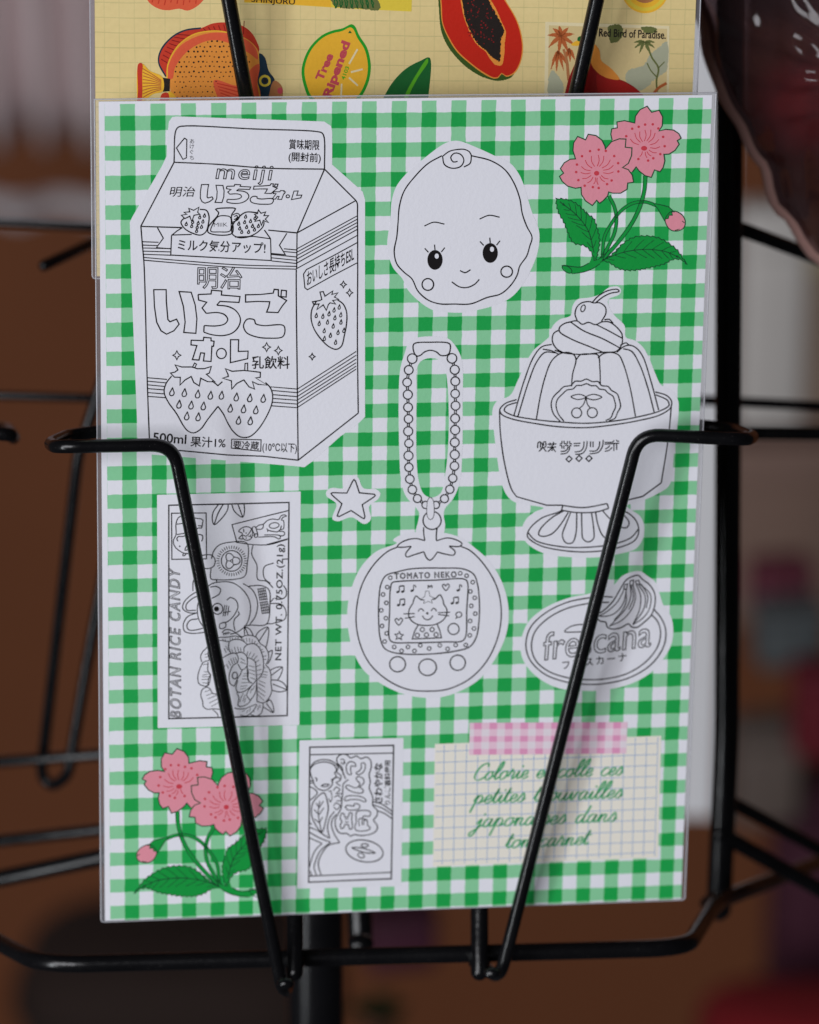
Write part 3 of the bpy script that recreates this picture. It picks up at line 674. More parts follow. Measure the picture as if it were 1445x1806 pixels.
# ================================================================== THE GINGHAM COLOURING CARD
gc = sleeved('colouring_sticker_card', CARD_C, .0740, .1048, 'green and white gingham sticker card with black line drawings in a clear sleeve, in front', 'sleeved sticker cards in the rack', gingham_material())
SG = Sheet(0.0, gc)
_off = Vector((SG.px(175, 179)[0] + .0740, SG.px(175, 179)[1] - .1048))
ZW, ZL = .00003, .000055
class Sticker:
    """a white die-cut sticker with its line drawing"""
    def __init__(s, name): s.w = Art(SG, ZW); s.k = Art(SG, ZL); s.t = Art(SG, ZL + .000004); s.name = name
    def done(s, label=None):
        o = s.w.build(s.name, M['white'], gc)
        if label: o['label'] = label
        s.k.build('line_drawing', M['ink'], o)
        if s.t.v: s.t.build('lettering', M['ink'], o)
        return o
A, B, C, D, E_, F_, G, H = Z(160, 170, 2.89), Z(220, 440, 3.284), Z(660, 230, 4.5156), Z(960, 160, 4.379), Z(860, 490, 3.542), Z(570, 590, 4.25), Z(590, 900, 4.5156), Z(900, 990, 4.25)
I_, I2, I3, I4, K_, L_ = Z(260, 860, 4.1034), Z(270, 870, 8.6), Z(390, 870, 8.6), Z(340, 1100, 7.605), Z(510, 1280, 6.018), Z(730, 1250, 2.89)
PB = Z(935, 760, 8.257)
LW_ = 1.9
def lines(art, conv, items, w=LW_, closed=False, smooth=True):
    for it in items: art.line(conv(it), w, closed, smooth)
def drops(art, conv, pts, rx, ry, w=1.6, rot=8):
    for x, y in pts:
        c = conv(x, y); rx_, ry_ = rx / conv.k, ry / conv.k; p = [(0, -1.15), (.45, -.45), (.95, .3), (.6, .9), (0, 1.02), (-.6, .9), (-.95, .3), (-.45, -.45)]
        art.line([(c[0] + a * rx_ - b * ry_ * .12, c[1] + b * ry_) for a, b in p], w, True)
def sparkle(art, c, r):
    art.line([(c[0], c[1] - r), (c[0] + r * .32, c[1] - r * .3), (c[0] + r * .9, c[1]), (c[0] + r * .32, c[1] + r * .3), (c[0], c[1] + r), (c[0] - r * .32, c[1] + r * .3), (c[0] - r * .9, c[1]), (c[0] - r * .32, c[1] - r * .3)], 1.6, True, False)
def kana_word(k, cv, wd):
    lines(k, cv, [[(168, 232), (240, 232), (241, 300), (250, 405), (262, 418), (300, 403), (315, 432), (285, 470), (242, 490), (210, 470), (185, 420), (172, 330)], [(315, 243), (385, 247), (408, 320), (418, 400), (412, 485), (342, 480), (350, 420), (340, 330)],
        [(700, 262), (785, 260), (860, 252), (866, 230), (890, 232), (890, 268), (938, 295), (910, 330), (888, 365), (822, 362), (835, 330), (840, 302), (770, 300), (700, 304)], [(908, 235), (937, 238), (935, 275), (905, 272)]], wd, True, False)
    k.line(cv([(710, 403), (752, 408), (757, 428), (800, 440), (922, 442), (918, 502), (830, 513), (760, 505), (705, 480), (688, 440)]), wd, True)
    k.line(cv([(425, 260), (500, 257), (503, 235), (562, 240), (560, 263), (668, 272), (662, 306), (552, 300), (533, 322)]), wd, False, False)
    k.line(cv([(533, 322), (600, 330), (645, 355), (670, 400), (660, 445), (625, 482), (570, 498), (500, 492), (458, 478)]), wd)
    k.line(cv([(458, 478), (460, 440)]), wd); k.line(cv([(460, 440), (530, 442), (580, 430), (597, 405), (580, 378), (540, 365), (472, 369)]), wd)
    k.line(cv([(472, 369), (448, 338), (475, 305), (428, 292), (425, 260)]), wd, False, False)
def kana_tail(k, cv, wd, dot):
    lines(k, cv, [[(385, 525), (455, 527), (458, 508), (500, 512), (500, 528), (518, 531), (514, 560), (505, 560), (500, 648), (456, 645), (462, 600), (440, 598), (430, 640), (392, 637), (418, 556), (384, 552)], [(613, 522), (660, 522), (658, 590), (715, 588), (712, 632), (612, 655)]], wd, True, False)
    k.circ(cv(560, 602), *dot, w=wd)
class Fit:
    """a drawing's own box laid into another box of an enlargement"""
    def __init__(s, conv, src, dst, sh=0.0): s.c, s.s, s.d, s.sh, s.k = conv, src, dst, sh, conv.k
    def m(s, x, y):
        u, v = (x - s.s[0]) / (s.s[2] - s.s[0]), (y - s.s[1]) / (s.s[3] - s.s[1]); return s.c(s.d[0] + u * (s.d[2] - s.d[0]) + (1 - v) * s.sh, s.d[1] + v * (s.d[3] - s.d[1]) - u * 4)
    def __call__(s, *a): return s.m(*a) if len(a) == 2 else [s.m(*p) for p in a[0]]
# ---------------- milk carton
s = Sticker('milk_carton_sticker')
s.w.fill([(298, 214), (304, 206), (312, 205), (572, 214), (584, 222), (586, 232), (586, 290), (640, 338), (644, 352), (644, 735), (632, 747), (600, 770), (552, 813), (537, 824), (520, 822), (400, 812), (247, 800), (243, 770), (236, 600), (231, 470), (229, 392), (233, 383), (286, 292), (294, 275), (295, 240)], False)
k = s.k
lines(k, A, [[(425, 335), (432, 180), (445, 157), (480, 150), (830, 165), (1150, 178), (1180, 186), (1190, 208), (1192, 368)], [(425, 335), (640, 345), (900, 365), (1192, 370)]])
lines(k, A, [[(425, 335), (255, 662)], [(1192, 370), (1052, 695)], [(1192, 370), (1352, 530)], [(1352, 530), (1052, 695)], [(255, 662), (465, 668)], [(905, 681), (1052, 695)], [(1052, 695), (1050, 880)]])
lines(k, lambda p: p, [[(248.5, 399), (251, 430), (254, 465), (259.5, 665), (263.5, 775)], [A(1352, 530), A(1359, 545), A(1360, 600), (631, 470), (630.5, 600), (632, 729)], [A(1050, 880), B(995, 110), B(1000, 800), B(1005, 1220)]])
lines(k, B, [[(143, 1100), (149, 1150), (330, 1165), (600, 1190), (800, 1197), (1005, 1220)], [(1005, 1220), (1352, 948)]], smooth=False)
for a, b in ((740, 743), (757, 760)): k.line(A([(262, a), (346 - (a > 750) * 3, b)]), 1.5)
for a, b in ((772, 775), (788, 792), (804, 809)): k.line(A([(265, a), (410, b)]), 1.5)
lines(k, A, [[(268, 820), (480, 838), (750, 858), (1050, 866)], [(268, 834), (480, 852), (760, 872), (1050, 880)]], 1.5)
for a in (776, 790): k.line(A([(985, a), (1050, a + 6)]), 1.5)
for a in (805, 822, 838): k.line(A([(922, a), (1050, a + 13)]), 1.5)
for a, b in ((776, 608), (793, 625), (810, 642), (828, 659), (848, 677), (876, 708)): k.line(A([(1052, a), (1359, b)]), 1.5)
lines(k, A, [[(412, 708), (408, 808), (660, 822), (920, 836), (917, 725)], [(412, 708), (440, 685), (468, 668)], [(412, 706), (515, 703)], [(735, 716), (830, 713), (917, 725)], [(917, 725), (885, 680)], [(340, 668), (370, 722), (335, 770), (408, 776)], [(1000, 697), (962, 758), (992, 806), (922, 800)]], 1.7, smooth=False)
s.t.text('ミルク気分アップ!', *A(443, 779), 21.5, width=155, rot=-2.2, bold=.002)
def berry(art, conv, body, leaf, seeds, rx, ry):
    art.line(conv(body), LW_); art.line(conv(leaf), 1.7, True, False); drops(art, conv, seeds, rx, ry)
berry(k, A, [(478, 618), (460, 640), (478, 672), (520, 697), (562, 706), (588, 688), (600, 650), (603, 610), (590, 580), (556, 575)], [(462, 605), (490, 600), (475, 590), (505, 588), (500, 570), (525, 580), (552, 564), (545, 590), (556, 600), (527, 605), (515, 637), (505, 610), (480, 622)], [(487, 650), (515, 660), (543, 666), (565, 664), (520, 639), (548, 645), (572, 637), (556, 615), (580, 607), (540, 685)], 6, 8)
lines(k, A, [[(637, 575), (652, 590), (648, 605), (600, 665), (597, 690), (625, 703), (700, 705), (722, 695), (726, 660), (720, 640), (718, 605), (725, 592), (738, 572), (690, 568)]], LW_, True)
lines(k, A, [[(722, 605), (745, 595), (760, 605), (750, 628), (723, 640)], [(732, 612), (744, 606), (748, 612), (742, 622), (730, 627)]], 1.6)
k.line(A([(618, 660), (650, 612), (690, 608), (712, 615), (716, 652), (710, 685), (655, 690), (612, 686)]), 1.6, True)
s.t.text('MIlK', *A(628, 664), 10.5, width=24, rot=1, bold=-.022)
berry(k, A, [(850, 592), (790, 590), (750, 620), (722, 660), (722, 700), (750, 718), (800, 716), (850, 692), (880, 660), (884, 640)], [(835, 600), (850, 597), (855, 578), (868, 595), (892, 588), (883, 607), (907, 607), (890, 625), (907, 643), (880, 632), (870, 657), (862, 630), (836, 637), (852, 615)], [(755, 648), (790, 612), (815, 635), (838, 620), (785, 640), (825, 660), (795, 665), (760, 672), (770, 690), (805, 690), (835, 678), (855, 660)], 6, 8)
s.t.text('meiji', *A(638, 418), 38, width=97, rot=-1.5, shear=.15, outline=True, w=1.7, bold=.075, space=1.12)
s.t.text('明治', *A(401, 506), 19.5, width=44, rot=0, shear=.2, bold=-.008)
kana_word(k, Fit(A, (168, 230, 940, 512), (543, 448, 935, 552), 22), 1.55); kana_tail(k, Fit(A, (384, 508, 715, 655), (920, 480, 1070, 528), 14), 1.45, (3.0, 2.6))
lines(k, A, [[(437, 262), (478, 212), (490, 220), (488, 312), (470, 320)]], 1.6, True, False)
for ch, yy in zip('あけぐち', (238, 264, 292, 322)): s.t.text(ch, *A(505, yy), 9.5, bold=-.01)
s.t.text('賞味期限', *A(1010, 263), 19, width=54, rot=-2, bold=.002); s.t.text('(開封前)', *A(1008, 325), 17.5, width=57, rot=-2, bold=.002)
# lower front
s.t.text('明治', *B(421, 212), 42, width=78, rot=-1.5, outline=True, w=1.6, bold=.03)
kana_word(k, B, LW_); kana_tail(k, B, LW_, (8.6, 9))
for p, r in (((302, 612), 8), ((822, 565), 8), ((890, 585), 7.5), ((1267, 202), 6), ((1303, 250), 6.5), ((1086, 620), 6)): sparkle(k, B(*p), r)
s.t.text('乳飲料', *B(736, 684), 24, width=67, rot=0, bold=.002)
k.line(B([(272, 732), (240, 775), (228, 825), (250, 880), (300, 950), (340, 1020), (365, 1050), (400, 1062), (440, 1040), (480, 985), (540, 908)]), LW_)
k.line(B([(540, 908), (570, 950), (600, 1010), (630, 1055), (670, 1085), (720, 1085), (770, 1045), (830, 950), (855, 880), (855, 830), (840, 795), (815, 770)]), LW_)
k.line(B([(505, 760), (540, 788), (566, 765)]), LW_, False, False)
LF = [(265, 715), (290, 710), (308, 697), (292, 668), (330, 680), (390, 680), (420, 690), (460, 690), (502, 677), (490, 715), (473, 722), (523, 766), (480, 765), (440, 745), (432, 790), (400, 770), (385, 735), (350, 755), (320, 785), (322, 740), (288, 739)]
k.line(B(LF), 1.8, True, False); k.line(B([(392, 682), (405, 657), (416, 664), (406, 684)]), 1.6, False, False)
k.line(B([(566, 745), (600, 735), (598, 722), (583, 690), (622, 705), (690, 700), (740, 705), (786, 711), (785, 740), (758, 743), (827, 786), (770, 780), (740, 765), (752, 808), (720, 795), (690, 755), (650, 775), (620, 808), (618, 760)]), 1.8, True, False)
k.line(B([(695, 700), (697, 660), (712, 658), (712, 702)]), 1.6, False, False)
drops(k, B, [(274, 825), (346, 830), (423, 838), (497, 845), (561, 845), (647, 855), (725, 860), (803, 863), (315, 897), (385, 902), (456, 907), (612, 920), (689, 924), (760, 930), (360, 965), (426, 970), (660, 990), (728, 993)], 14, 21, 1.7)
for a, b, c, d in ((742, 245, 752, 0), (762, 238, 772, 1), (783, 234, 793, 1), (805, 230, 813, 2), (828, 230, 836, 3), (850, 235, 858, 3)): k.line(B([(128 + d, a), (b, c)]), 1.5)
for a, b, c in ((845, 795, 808), (853, 816, 829), (855, 840, 852), (855, 862, 873), (855, 884, 895), (850, 905, 916)): k.line(B([(a, b), (1000, c)]), 1.5)
for a, b in ((808, 590), (830, 612), (851, 634), (872, 655), (893, 675), (915, 692)): k.line(B([(1000, a), (1341, b)]), 1.5)
k.line(A([(1358, 745), (1230, 815), (1100, 882), (1085, 905), (1092, 975), (1105, 985), (1230, 915), (1358, 848)]), 1.6, False, False)
s.t.text('おいしさ長持ちESL', *A(1102, 962), 25, width=95, rot=29, shear=.55, bold=.002)
k.line(B([(1110, 300), (1085, 345), (1080, 400), (1095, 455), (1130, 510), (1180, 560), (1225, 578), (1255, 560), (1272, 500), (1285, 430), (1285, 360), (1265, 315), (1232, 290)]), LW_)
k.line(B([(1088, 302), (1130, 295), (1142, 289), (1131, 246), (1150, 243), (1160, 270), (1205, 240), (1200, 260), (1235, 250), (1215, 275), (1240, 288), (1205, 295), (1222, 316), (1190, 308), (1180, 318), (1168, 352), (1150, 320), (1113, 348), (1126, 315), (1095, 318)]), 1.7, True, False)
drops(k, B, [(1110, 382), (1148, 387), (1184, 372), (1213, 350), (1243, 333), (1127, 428), (1175, 420), (1218, 395), (1252, 378), (1156, 470), (1208, 443), (1253, 420), (1157, 515), (1192, 497), (1236, 480), (1222, 537), (1270, 468)], 7, 12, 1.5)
s.t.text('500ml', *B(162, 1112), 23, width=59, rot=-4, bold=.002); s.t.text('果汁1%', *B(380, 1136), 20, width=62, rot=-2.5, bold=.002)
k.line(B([(620, 1098), (790, 1102), (788, 1168), (618, 1150)]), 1.5, True, False); s.t.text('要冷蔵', *B(627, 1148), 15.5, width=46, rot=-3, bold=.004); s.t.text('(10℃以下)', *B(797, 1164), 18, width=61, rot=-2, bold=.002)
s.done('white sticker of a gabled milk carton with strawberries, for colouring in')
# ---------------- baby face (a plain generic one)
s = Sticker('baby_face_sticker'); k = s.k
s.w.fill(C([(650, 80), (700, 88), (830, 140), (960, 200), (1085, 260), (1150, 340), (1195, 440), (1230, 560), (1262, 660), (1310, 780), (1318, 860), (1300, 980), (1240, 1130), (1175, 1240), (1090, 1330), (970, 1390), (820, 1430), (700, 1450), (590, 1448), (470, 1430), (370, 1370), (270, 1270), (225, 1180), (150, 1090), (105, 930), (130, 700), (140, 560), (180, 440), (270, 330), (375, 240), (540, 115), (600, 88)]))
k.line(C([(540, 200), (430, 262), (330, 360), (240, 480), (202, 600), (190, 740), (180, 850), (160, 960), (180, 1060), (240, 1130), (300, 1180), (350, 1280), (430, 1350), (520, 1380), (640, 1382), (770, 1380), (900, 1330), (1010, 1300), (1090, 1230), (1140, 1150), (1160, 1080), (1215, 1000), (1240, 920), (1258, 850), (1215, 760), (1180, 660), (1160, 540), (1110, 410), (1040, 310), (930, 240), (775, 200)]), LW_)
lines(k, C, [[(545, 205), (560, 270), (620, 300), (690, 285), (715, 235), (690, 190), (640, 180), (610, 215), (630, 250), (665, 245)], [(775, 200), (760, 170), (720, 150), (670, 150), (600, 165), (545, 205)], [(715, 290), (765, 260), (775, 200)]], 1.8)
for c in ((485, 1030), (925, 975)):
    k.disc(C(*c), 13.5, 17.5, n=28); s.w.disc(C(c[0] + 14, c[1] - 30), 3.6, 4.6, dz=.00004)
    lines(k, C, [[(c[0] - 85, c[1] - 270), (c[0] - 10, c[1] - 300), (c[0] + 75, c[1] - 285)], [(c[0] - 52, c[1] - 60), (c[0] - 82, c[1] - 92)], [(c[0], c[1] - 80), (c[0] - 4, c[1] - 122)], [(c[0] + 50, c[1] - 62), (c[0] + 78, c[1] - 98)]], 1.8)
lines(k, C, [[(684, 1115), (725, 1132), (768, 1108)], [(618, 1205), (680, 1245), (740, 1250), (800, 1225), (838, 1185)]])
k.circ(C(428, 1226), 10.2, 10.4); k.circ(C(1056, 1124), 10.2, 9.8)
s.done('white sticker of a plain smiling baby face with a hair curl')
# ---------------- blossoms
def serrate(pts, amp, n, out):
    P = catmull([(x, y, 0) for x, y in pts], False, 1.5); L = [0]
    for a, b in zip(P[:-1], P[1:]): L.append(L[-1] + (b - a).length)
    def at(d):
        for i in range(1, len(L)):
            if L[i] >= d: t = (d - L[i - 1]) / max(1e-6, L[i] - L[i - 1]); return P[i - 1].lerp(P[i], t), (P[i] - P[i - 1]).normalized()
        return P[-1], (P[-1] - P[-2]).normalized()
    res = []
    for i in range(n):
        p, t = at(L[-1] * i / n); res.append((p.x, p.y)); q, t = at(L[-1] * (i + .75) / n); nn = (t.y * out, -t.x * out); res.append((q.x + nn[0] * amp, q.y + nn[1] * amp))
    res.append((P[-1].x, P[-1].y)); return res
def blossom(T, hide=()):
    stems = Art(SG, ZW); pet = Art(SG, ZW + .00002); ln = Art(SG, ZL + .00001); red = Art(SG, ZL + .000012)
    def stem(p, w):
        stems.line(T(p), w, dz=-.000008); P = catmull([(x, y, 0) for x, y in T(p)], False, 3)
        for sg in (1, -1):
            o = []
            for i in range(len(P)):
                t = (P[min(i + 1, len(P) - 1)] - P[max(i - 1, 0)]).normalized(); o.append((P[i].x - t.y * sg * w / 2, P[i].y + t.x * sg * w / 2))
            ln.line(o, 1.0, dz=-.00002)
    stem([(782, 655), (775, 760), (745, 880), (690, 1000), (610, 1120), (500, 1250), (425, 1315)], 6.2)
    stem([(500, 810), (540, 890), (558, 980), (545, 1090), (490, 1210), (440, 1300)], 5.4)
    stem([(872, 888), (780, 858), (680, 870), (590, 930), (510, 1040), (465, 1130), (450, 1270)], 5.0)
    stems.fill(T([(135, 1350), (165, 1345), (280, 1358), (350, 1325), (372, 1270), (400, 1300), (470, 1290), (520, 1310), (440, 1330), (380, 1370), (300, 1400), (215, 1412), (165, 1392)]), dz=0)
    ln.line(T([(135, 1350), (175, 1352), (280, 1360), (345, 1330)]), 1.3); ln.line(T([(430, 1335), (380, 1370), (300, 1400), (215, 1412)]), 1.3); ln.circ(T(176, 1378), 10, 5, 35, 1.2)
    la = serrate(T([(385, 1310), (355, 1240), (310, 1200), (225, 1180), (180, 1100), (145, 1010), (110, 950), (90, 880), (88, 828)]), 2.2, 15, 1 if T.mir else -1)
    lb = serrate(T([(88, 828), (150, 830), (220, 850), (280, 890), (340, 950), (385, 980), (410, 1050), (430, 1130), (430, 1200), (405, 1305)]), 2.2, 17, 1 if T.mir else -1)
    ra = serrate(T([(450, 1305), (520, 1260), (600, 1180), (680, 1130), (780, 1115), (880, 1130), (960, 1170), (1030, 1225), (1065, 1275), (1105, 1340)]), 2.2, 18, 1 if T.mir else -1)
    rb = serrate(T([(1105, 1340), (1060, 1310), (1000, 1305), (930, 1340), (840, 1365), (740, 1385), (630, 1390), (560, 1370), (500, 1330), (450, 1315)]), 2.2, 18, 1 if T.mir else -1)
    for a, b in ((la, lb), (ra, rb)): stems.fill(a + b[1:], False, dz=.000006); ln.line(a + b[1:], 1.2, True, False)
    def veins(mid, L, n, asym=1.0):
        P = catmull([(x, y, 0) for x, y in T(mid)], False, 2); ln.line(T(mid), 1.3)
        for i in range(n):
            j = int((i + .6) / n * (len(P) - 2)); t = (P[j + 1] - P[j]).normalized(); f = math.sin(math.pi * min(1, (i + 1.0) / n) * .9 + .2)
            for sg in (1, -1):
                d = Vector((t.x * .75 - t.y * sg * .66, t.y * .75 + t.x * sg * .66, 0)); ln.line([(P[j].x, P[j].y), (P[j].x + d.x * L * f * .5 + t.x * .4, P[j].y + d.y * L * f * .5), (P[j].x + d.x * L * f + t.x * 2.5, P[j].y + d.y * L * f + t.y * 2.5)], .9)
    veins([(385, 1250), (340, 1080), (250, 960), (120, 855)], 24, 8); veins([(450, 1308), (600, 1250), (760, 1225), (930, 1240), (1050, 1290)], 25, 9)
    back = T([(525, 380), (515, 335), (522, 293), (565, 285), (562, 240), (620, 230), (700, 248), (705, 195), (740, 145), (795, 118), (830, 165), (888, 150), (915, 200), (912, 270), (886, 310), (940, 297), (1000, 303), (1040, 330), (1058, 365), (1028, 385), (1043, 412), (1010, 460), (965, 488), (925, 490), (932, 540), (920, 590), (895, 625), (852, 610), (828, 668), (780, 655), (735, 620), (710, 588), (680, 628), (600, 600), (560, 500)])
    pet.fill(back, False); ln.line(back[:-2], 1.6, False, False)
    front = T([(242, 525), (222, 460), (228, 400), (258, 352), (320, 378), (340, 335), (400, 345), (445, 380), (468, 425), (472, 450), (520, 392), (580, 370), (632, 372), (626, 435), (678, 440), (675, 500), (650, 560), (605, 592), (650, 608), (680, 650), (690, 705), (645, 712), (640, 760), (590, 790), (530, 790), (498, 780), (490, 812), (455, 848), (428, 868), (405, 845), (372, 885), (320, 850), (288, 800), (285, 745), (240, 752), (180, 735), (140, 700), (118, 660), (150, 635), (125, 600), (155, 555), (200, 528)])
    pet.fill(front, False, dz=.000012); ln.line(front, 1.6, True, False, dz=.000012)
    bud = T([(985, 930), (1040, 940), (1075, 970), (1090, 1010), (1080, 1055), (1040, 1080), (985, 1078), (950, 1045), (935, 990)]); pet.fill(bud); ln.line(bud, 1.4, True)
    ln.line(T([(1065, 1005), (1085, 1020)]), 1.2); ln.line(T([(1010, 1078), (1045, 1068)]), 1.2)
    cal = T([(845, 868), (900, 880), (960, 895), (1005, 935), (985, 935), (990, 960), (965, 960), (958, 985), (935, 990), (930, 1005), (905, 960), (880, 915)]); stems.fill(cal, False, dz=.00003); ln.line(cal, 1.2, True, False, dz=.000012)
    for ctr, dots, k1, z in (((772, 443), [(680, 292), (730, 277), (780, 260), (839, 258), (882, 290), (919, 355), (931, 427), (897, 488), (843, 520), (803, 538), (728, 526), (634, 350)], 5.4, 0), ((405, 636), [(292, 504), (354, 465), (421, 454), (476, 463), (541, 503), (571, 558), (573, 622), (521, 692), (486, 720), (421, 750), (376, 743), (313, 732), (264, 689), (247, 627), (253, 569)], 4.6, .000012)):
        c = T(*ctr); red.disc(c, k1, 4.2, dz=z)
        for d in dots:
            q = T(*d); red.disc(q, 2.3, dz=z, n=12); bend = .06 * (1 if d[0] > ctr[0] else -1) * (-1 if T.mir else 1)
            for tt in (0, ):
                a = .3; b = .78; px, py = q[0] - c[0], q[1] - c[1]
                red.line([(c[0] + px * a - py * .0, c[1] + py * a), (c[0] + px * .55 - py * bend, c[1] + py * .55 + px * bend), (c[0] + px * b, c[1] + py * b)], 1.1, dz=z)
    root = stems.build('cherry_blossom_print', M['green_ink'], gc)
    pet.build('petals', M['pink'], root); ln.build('line_drawing', M['green_line'], root); red.build('stamens', M['red_ink'], root); return root
class TF:
    mir = False; k = 4.379
    def __call__(s, *a):
        if len(a) == 2: return s.f(*a)
        return [s.f(*p) for p in a[0]]
class T1(TF):
    def f(s, x, y): return (960 + x / 4.379, 160 + y / 4.379)
class T2(TF):
    mir = True
    def f(s, x, y): u, v = (x - 405) / 4.379, (y - 636) / 4.379; return (399.2 - 1.002 * u - .018 * v, 1423.5 + .043 * u + .905 * v)
blossom(T1()); blossom(T2())
# ---------------- pudding in a footed bowl
s = Sticker('pudding_sticker'); k = s.k
s.w.fill(E_([(560, 135), (640, 122), (700, 103), (760, 60), (820, 55), (836, 80), (822, 105), (760, 130), (752, 150), (770, 200), (800, 240), (858, 300), (864, 370), (920, 390), (970, 430), (1010, 500), (1050, 600), (1085, 668), (1150, 700), (1190, 760), (1195, 830), (1165, 1100), (1140, 1290), (1080, 1340), (960, 1395), (870, 1425), (900, 1450), (955, 1490), (980, 1560), (970, 1630), (930, 1690), (820, 1725), (700, 1745), (520, 1745), (350, 1720), (240, 1650), (215, 1580), (240, 1510), (300, 1460), (352, 1438), (180, 1405), (130, 1370), (90, 1290), (60, 1120), (35, 900), (32, 820), (60, 770), (140, 735), (190, 640), (240, 530), (290, 450), (350, 400), (392, 360), (402, 310), (450, 260), (520, 235), (530, 180)]))
lines(k, E_, [[(560, 266), (547, 225), (560, 180), (590, 155), (640, 148), (662, 156), (700, 155), (735, 180), (740, 220), (712, 272)], [(655, 153), (690, 115), (750, 80), (815, 72), (822, 84), (770, 95), (720, 120), (674, 157)],
    [(532, 270), (560, 268), (592, 290), (630, 277), (675, 292), (715, 275), (760, 275), (810, 310), (840, 350), (843, 376)], [(730, 262), (760, 258), (785, 284)], [(682, 292), (760, 332), (840, 376)], [(532, 272), (480, 285), (450, 310), (450, 335), (520, 380), (640, 430), (722, 465)], [(520, 276), (600, 330), (720, 380), (832, 440)],
    [(450, 325), (415, 345), (405, 392), (430, 440), (475, 468)], [(420, 452), (475, 468), (600, 478), (720, 465), (800, 460), (826, 440), (843, 400), (843, 376)], [(410, 415), (440, 450), (470, 468)],
    [(165, 860), (230, 640), (290, 490), (340, 430), (402, 415)], [(190, 865), (260, 640), (310, 520), (360, 465), (425, 468)], [(305, 885), (330, 740), (360, 620), (400, 520), (450, 475), (500, 465), (540, 480), (553, 512), (532, 600), (525, 678)], [(553, 512), (580, 480), (640, 475), (690, 482), (702, 560), (705, 668)], [(690, 500), (720, 475), (770, 465), (820, 482), (850, 540), (890, 680), (925, 866)],
    [(808, 465), (850, 430), (890, 420), (930, 438), (970, 490), (1020, 640), (1070, 826)], [(848, 442), (900, 458), (950, 540), (1000, 680), (1042, 840)], [(345, 445), (400, 455), (448, 478)], [(828, 422), (866, 405), (884, 420)],
    [(182, 760), (110, 785), (76, 825), (88, 852), (150, 880), (300, 910), (450, 930), (620, 935), (800, 916), (950, 890), (1080, 855), (1145, 810), (1150, 770), (1120, 735), (1048, 712)], [(182, 778), (120, 800), (104, 826), (150, 856), (300, 885), (450, 900), (620, 908), (800, 893), (950, 866), (1080, 830), (1135, 795), (1125, 765), (1052, 730)],
    [(75, 830), (80, 960), (105, 1150), (150, 1320), (182, 1367)], [(1150, 790), (1130, 1000), (1086, 1280)], [(470, 1422), (600, 1435), (748, 1410)], [(465, 1452), (560, 1466), (680, 1462), (757, 1440)],
    [(465, 1452), (440, 1465), (340, 1500), (262, 1570), (250, 1615), (320, 1668), (450, 1700), (620, 1712), (800, 1690), (920, 1640), (945, 1585), (930, 1520), (880, 1470), (800, 1440)], [(252, 1590), (300, 1640), (450, 1678), (620, 1683), (800, 1660), (900, 1620), (942, 1570)],
    [(475, 1456), (400, 1500), (330, 1570), (320, 1605), (345, 1615), (400, 1600), (450, 1550), (505, 1466)], [(520, 1466), (490, 1540), (468, 1610), (490, 1655), (530, 1655), (552, 1600), (558, 1466)], [(588, 1468), (590, 1560), (597, 1630), (630, 1650), (662, 1630), (665, 1580), (650, 1466)], [(675, 1462), (690, 1540), (720, 1610), (760, 1640)], [(720, 1455), (760, 1500), (830, 1555), (870, 1560), (885, 1530), (860, 1490), (800, 1448)]])
lines(k, E_, [[(182, 1367), (370, 1420), (470, 1420)], [(1086, 1280), (970, 1365), (855, 1393)], [(470, 1422), (463, 1452)], [(748, 1410), (757, 1440)]], smooth=False)
bo = [(455, 897), (410, 850), (398, 790), (430, 742), (452, 703), (500, 690), (525, 670), (562, 660), (585, 645), (620, 640), (655, 648), (676, 668), (712, 672), (742, 690), (772, 700), (792, 735), (822, 755), (832, 800), (812, 842), (780, 880), (758, 893)]
def scallop(p, bulge):
    out = []
    cx = sum(x for x, _ in p) / len(p); cy = sum(y for _, y in p) / len(p)
    for (a, b), (c, d) in zip(p[:-1], p[1:]):
        out.append((a, b)); mx, my = (a + c) / 2, (b + d) / 2; L = math.hypot(mx - cx, my - cy); out.append((mx + (mx - cx) / L * bulge, my + (my - cy) / L * bulge))
    return out + [p[-1]]
bp = bo[::2]
k.line(E_(scallop(bp, 15)), 1.8); k.line(E_(scallop([(615 + (x - 615) * .86, 800 + (y - 800) * (.83 if y < 800 else .98)) for x, y in bp], 12)), 1.8)
lines(k, E_, [[(615, 745), (600, 790), (575, 815)], [(615, 745), (625, 790), (645, 815)]], 1.6); lines(k, E_, [[(615, 745), (575, 727), (522, 742), (565, 760)], [(615, 745), (660, 727), (714, 745), (665, 762)]], 1.6, True)
k.circ(E_(557, 843), 8.8, w=1.7); k.circ(E_(655, 842), 8.8, w=1.7); k.circ(E_(597, 190), 3.6, 6.2, 20, 1.6)
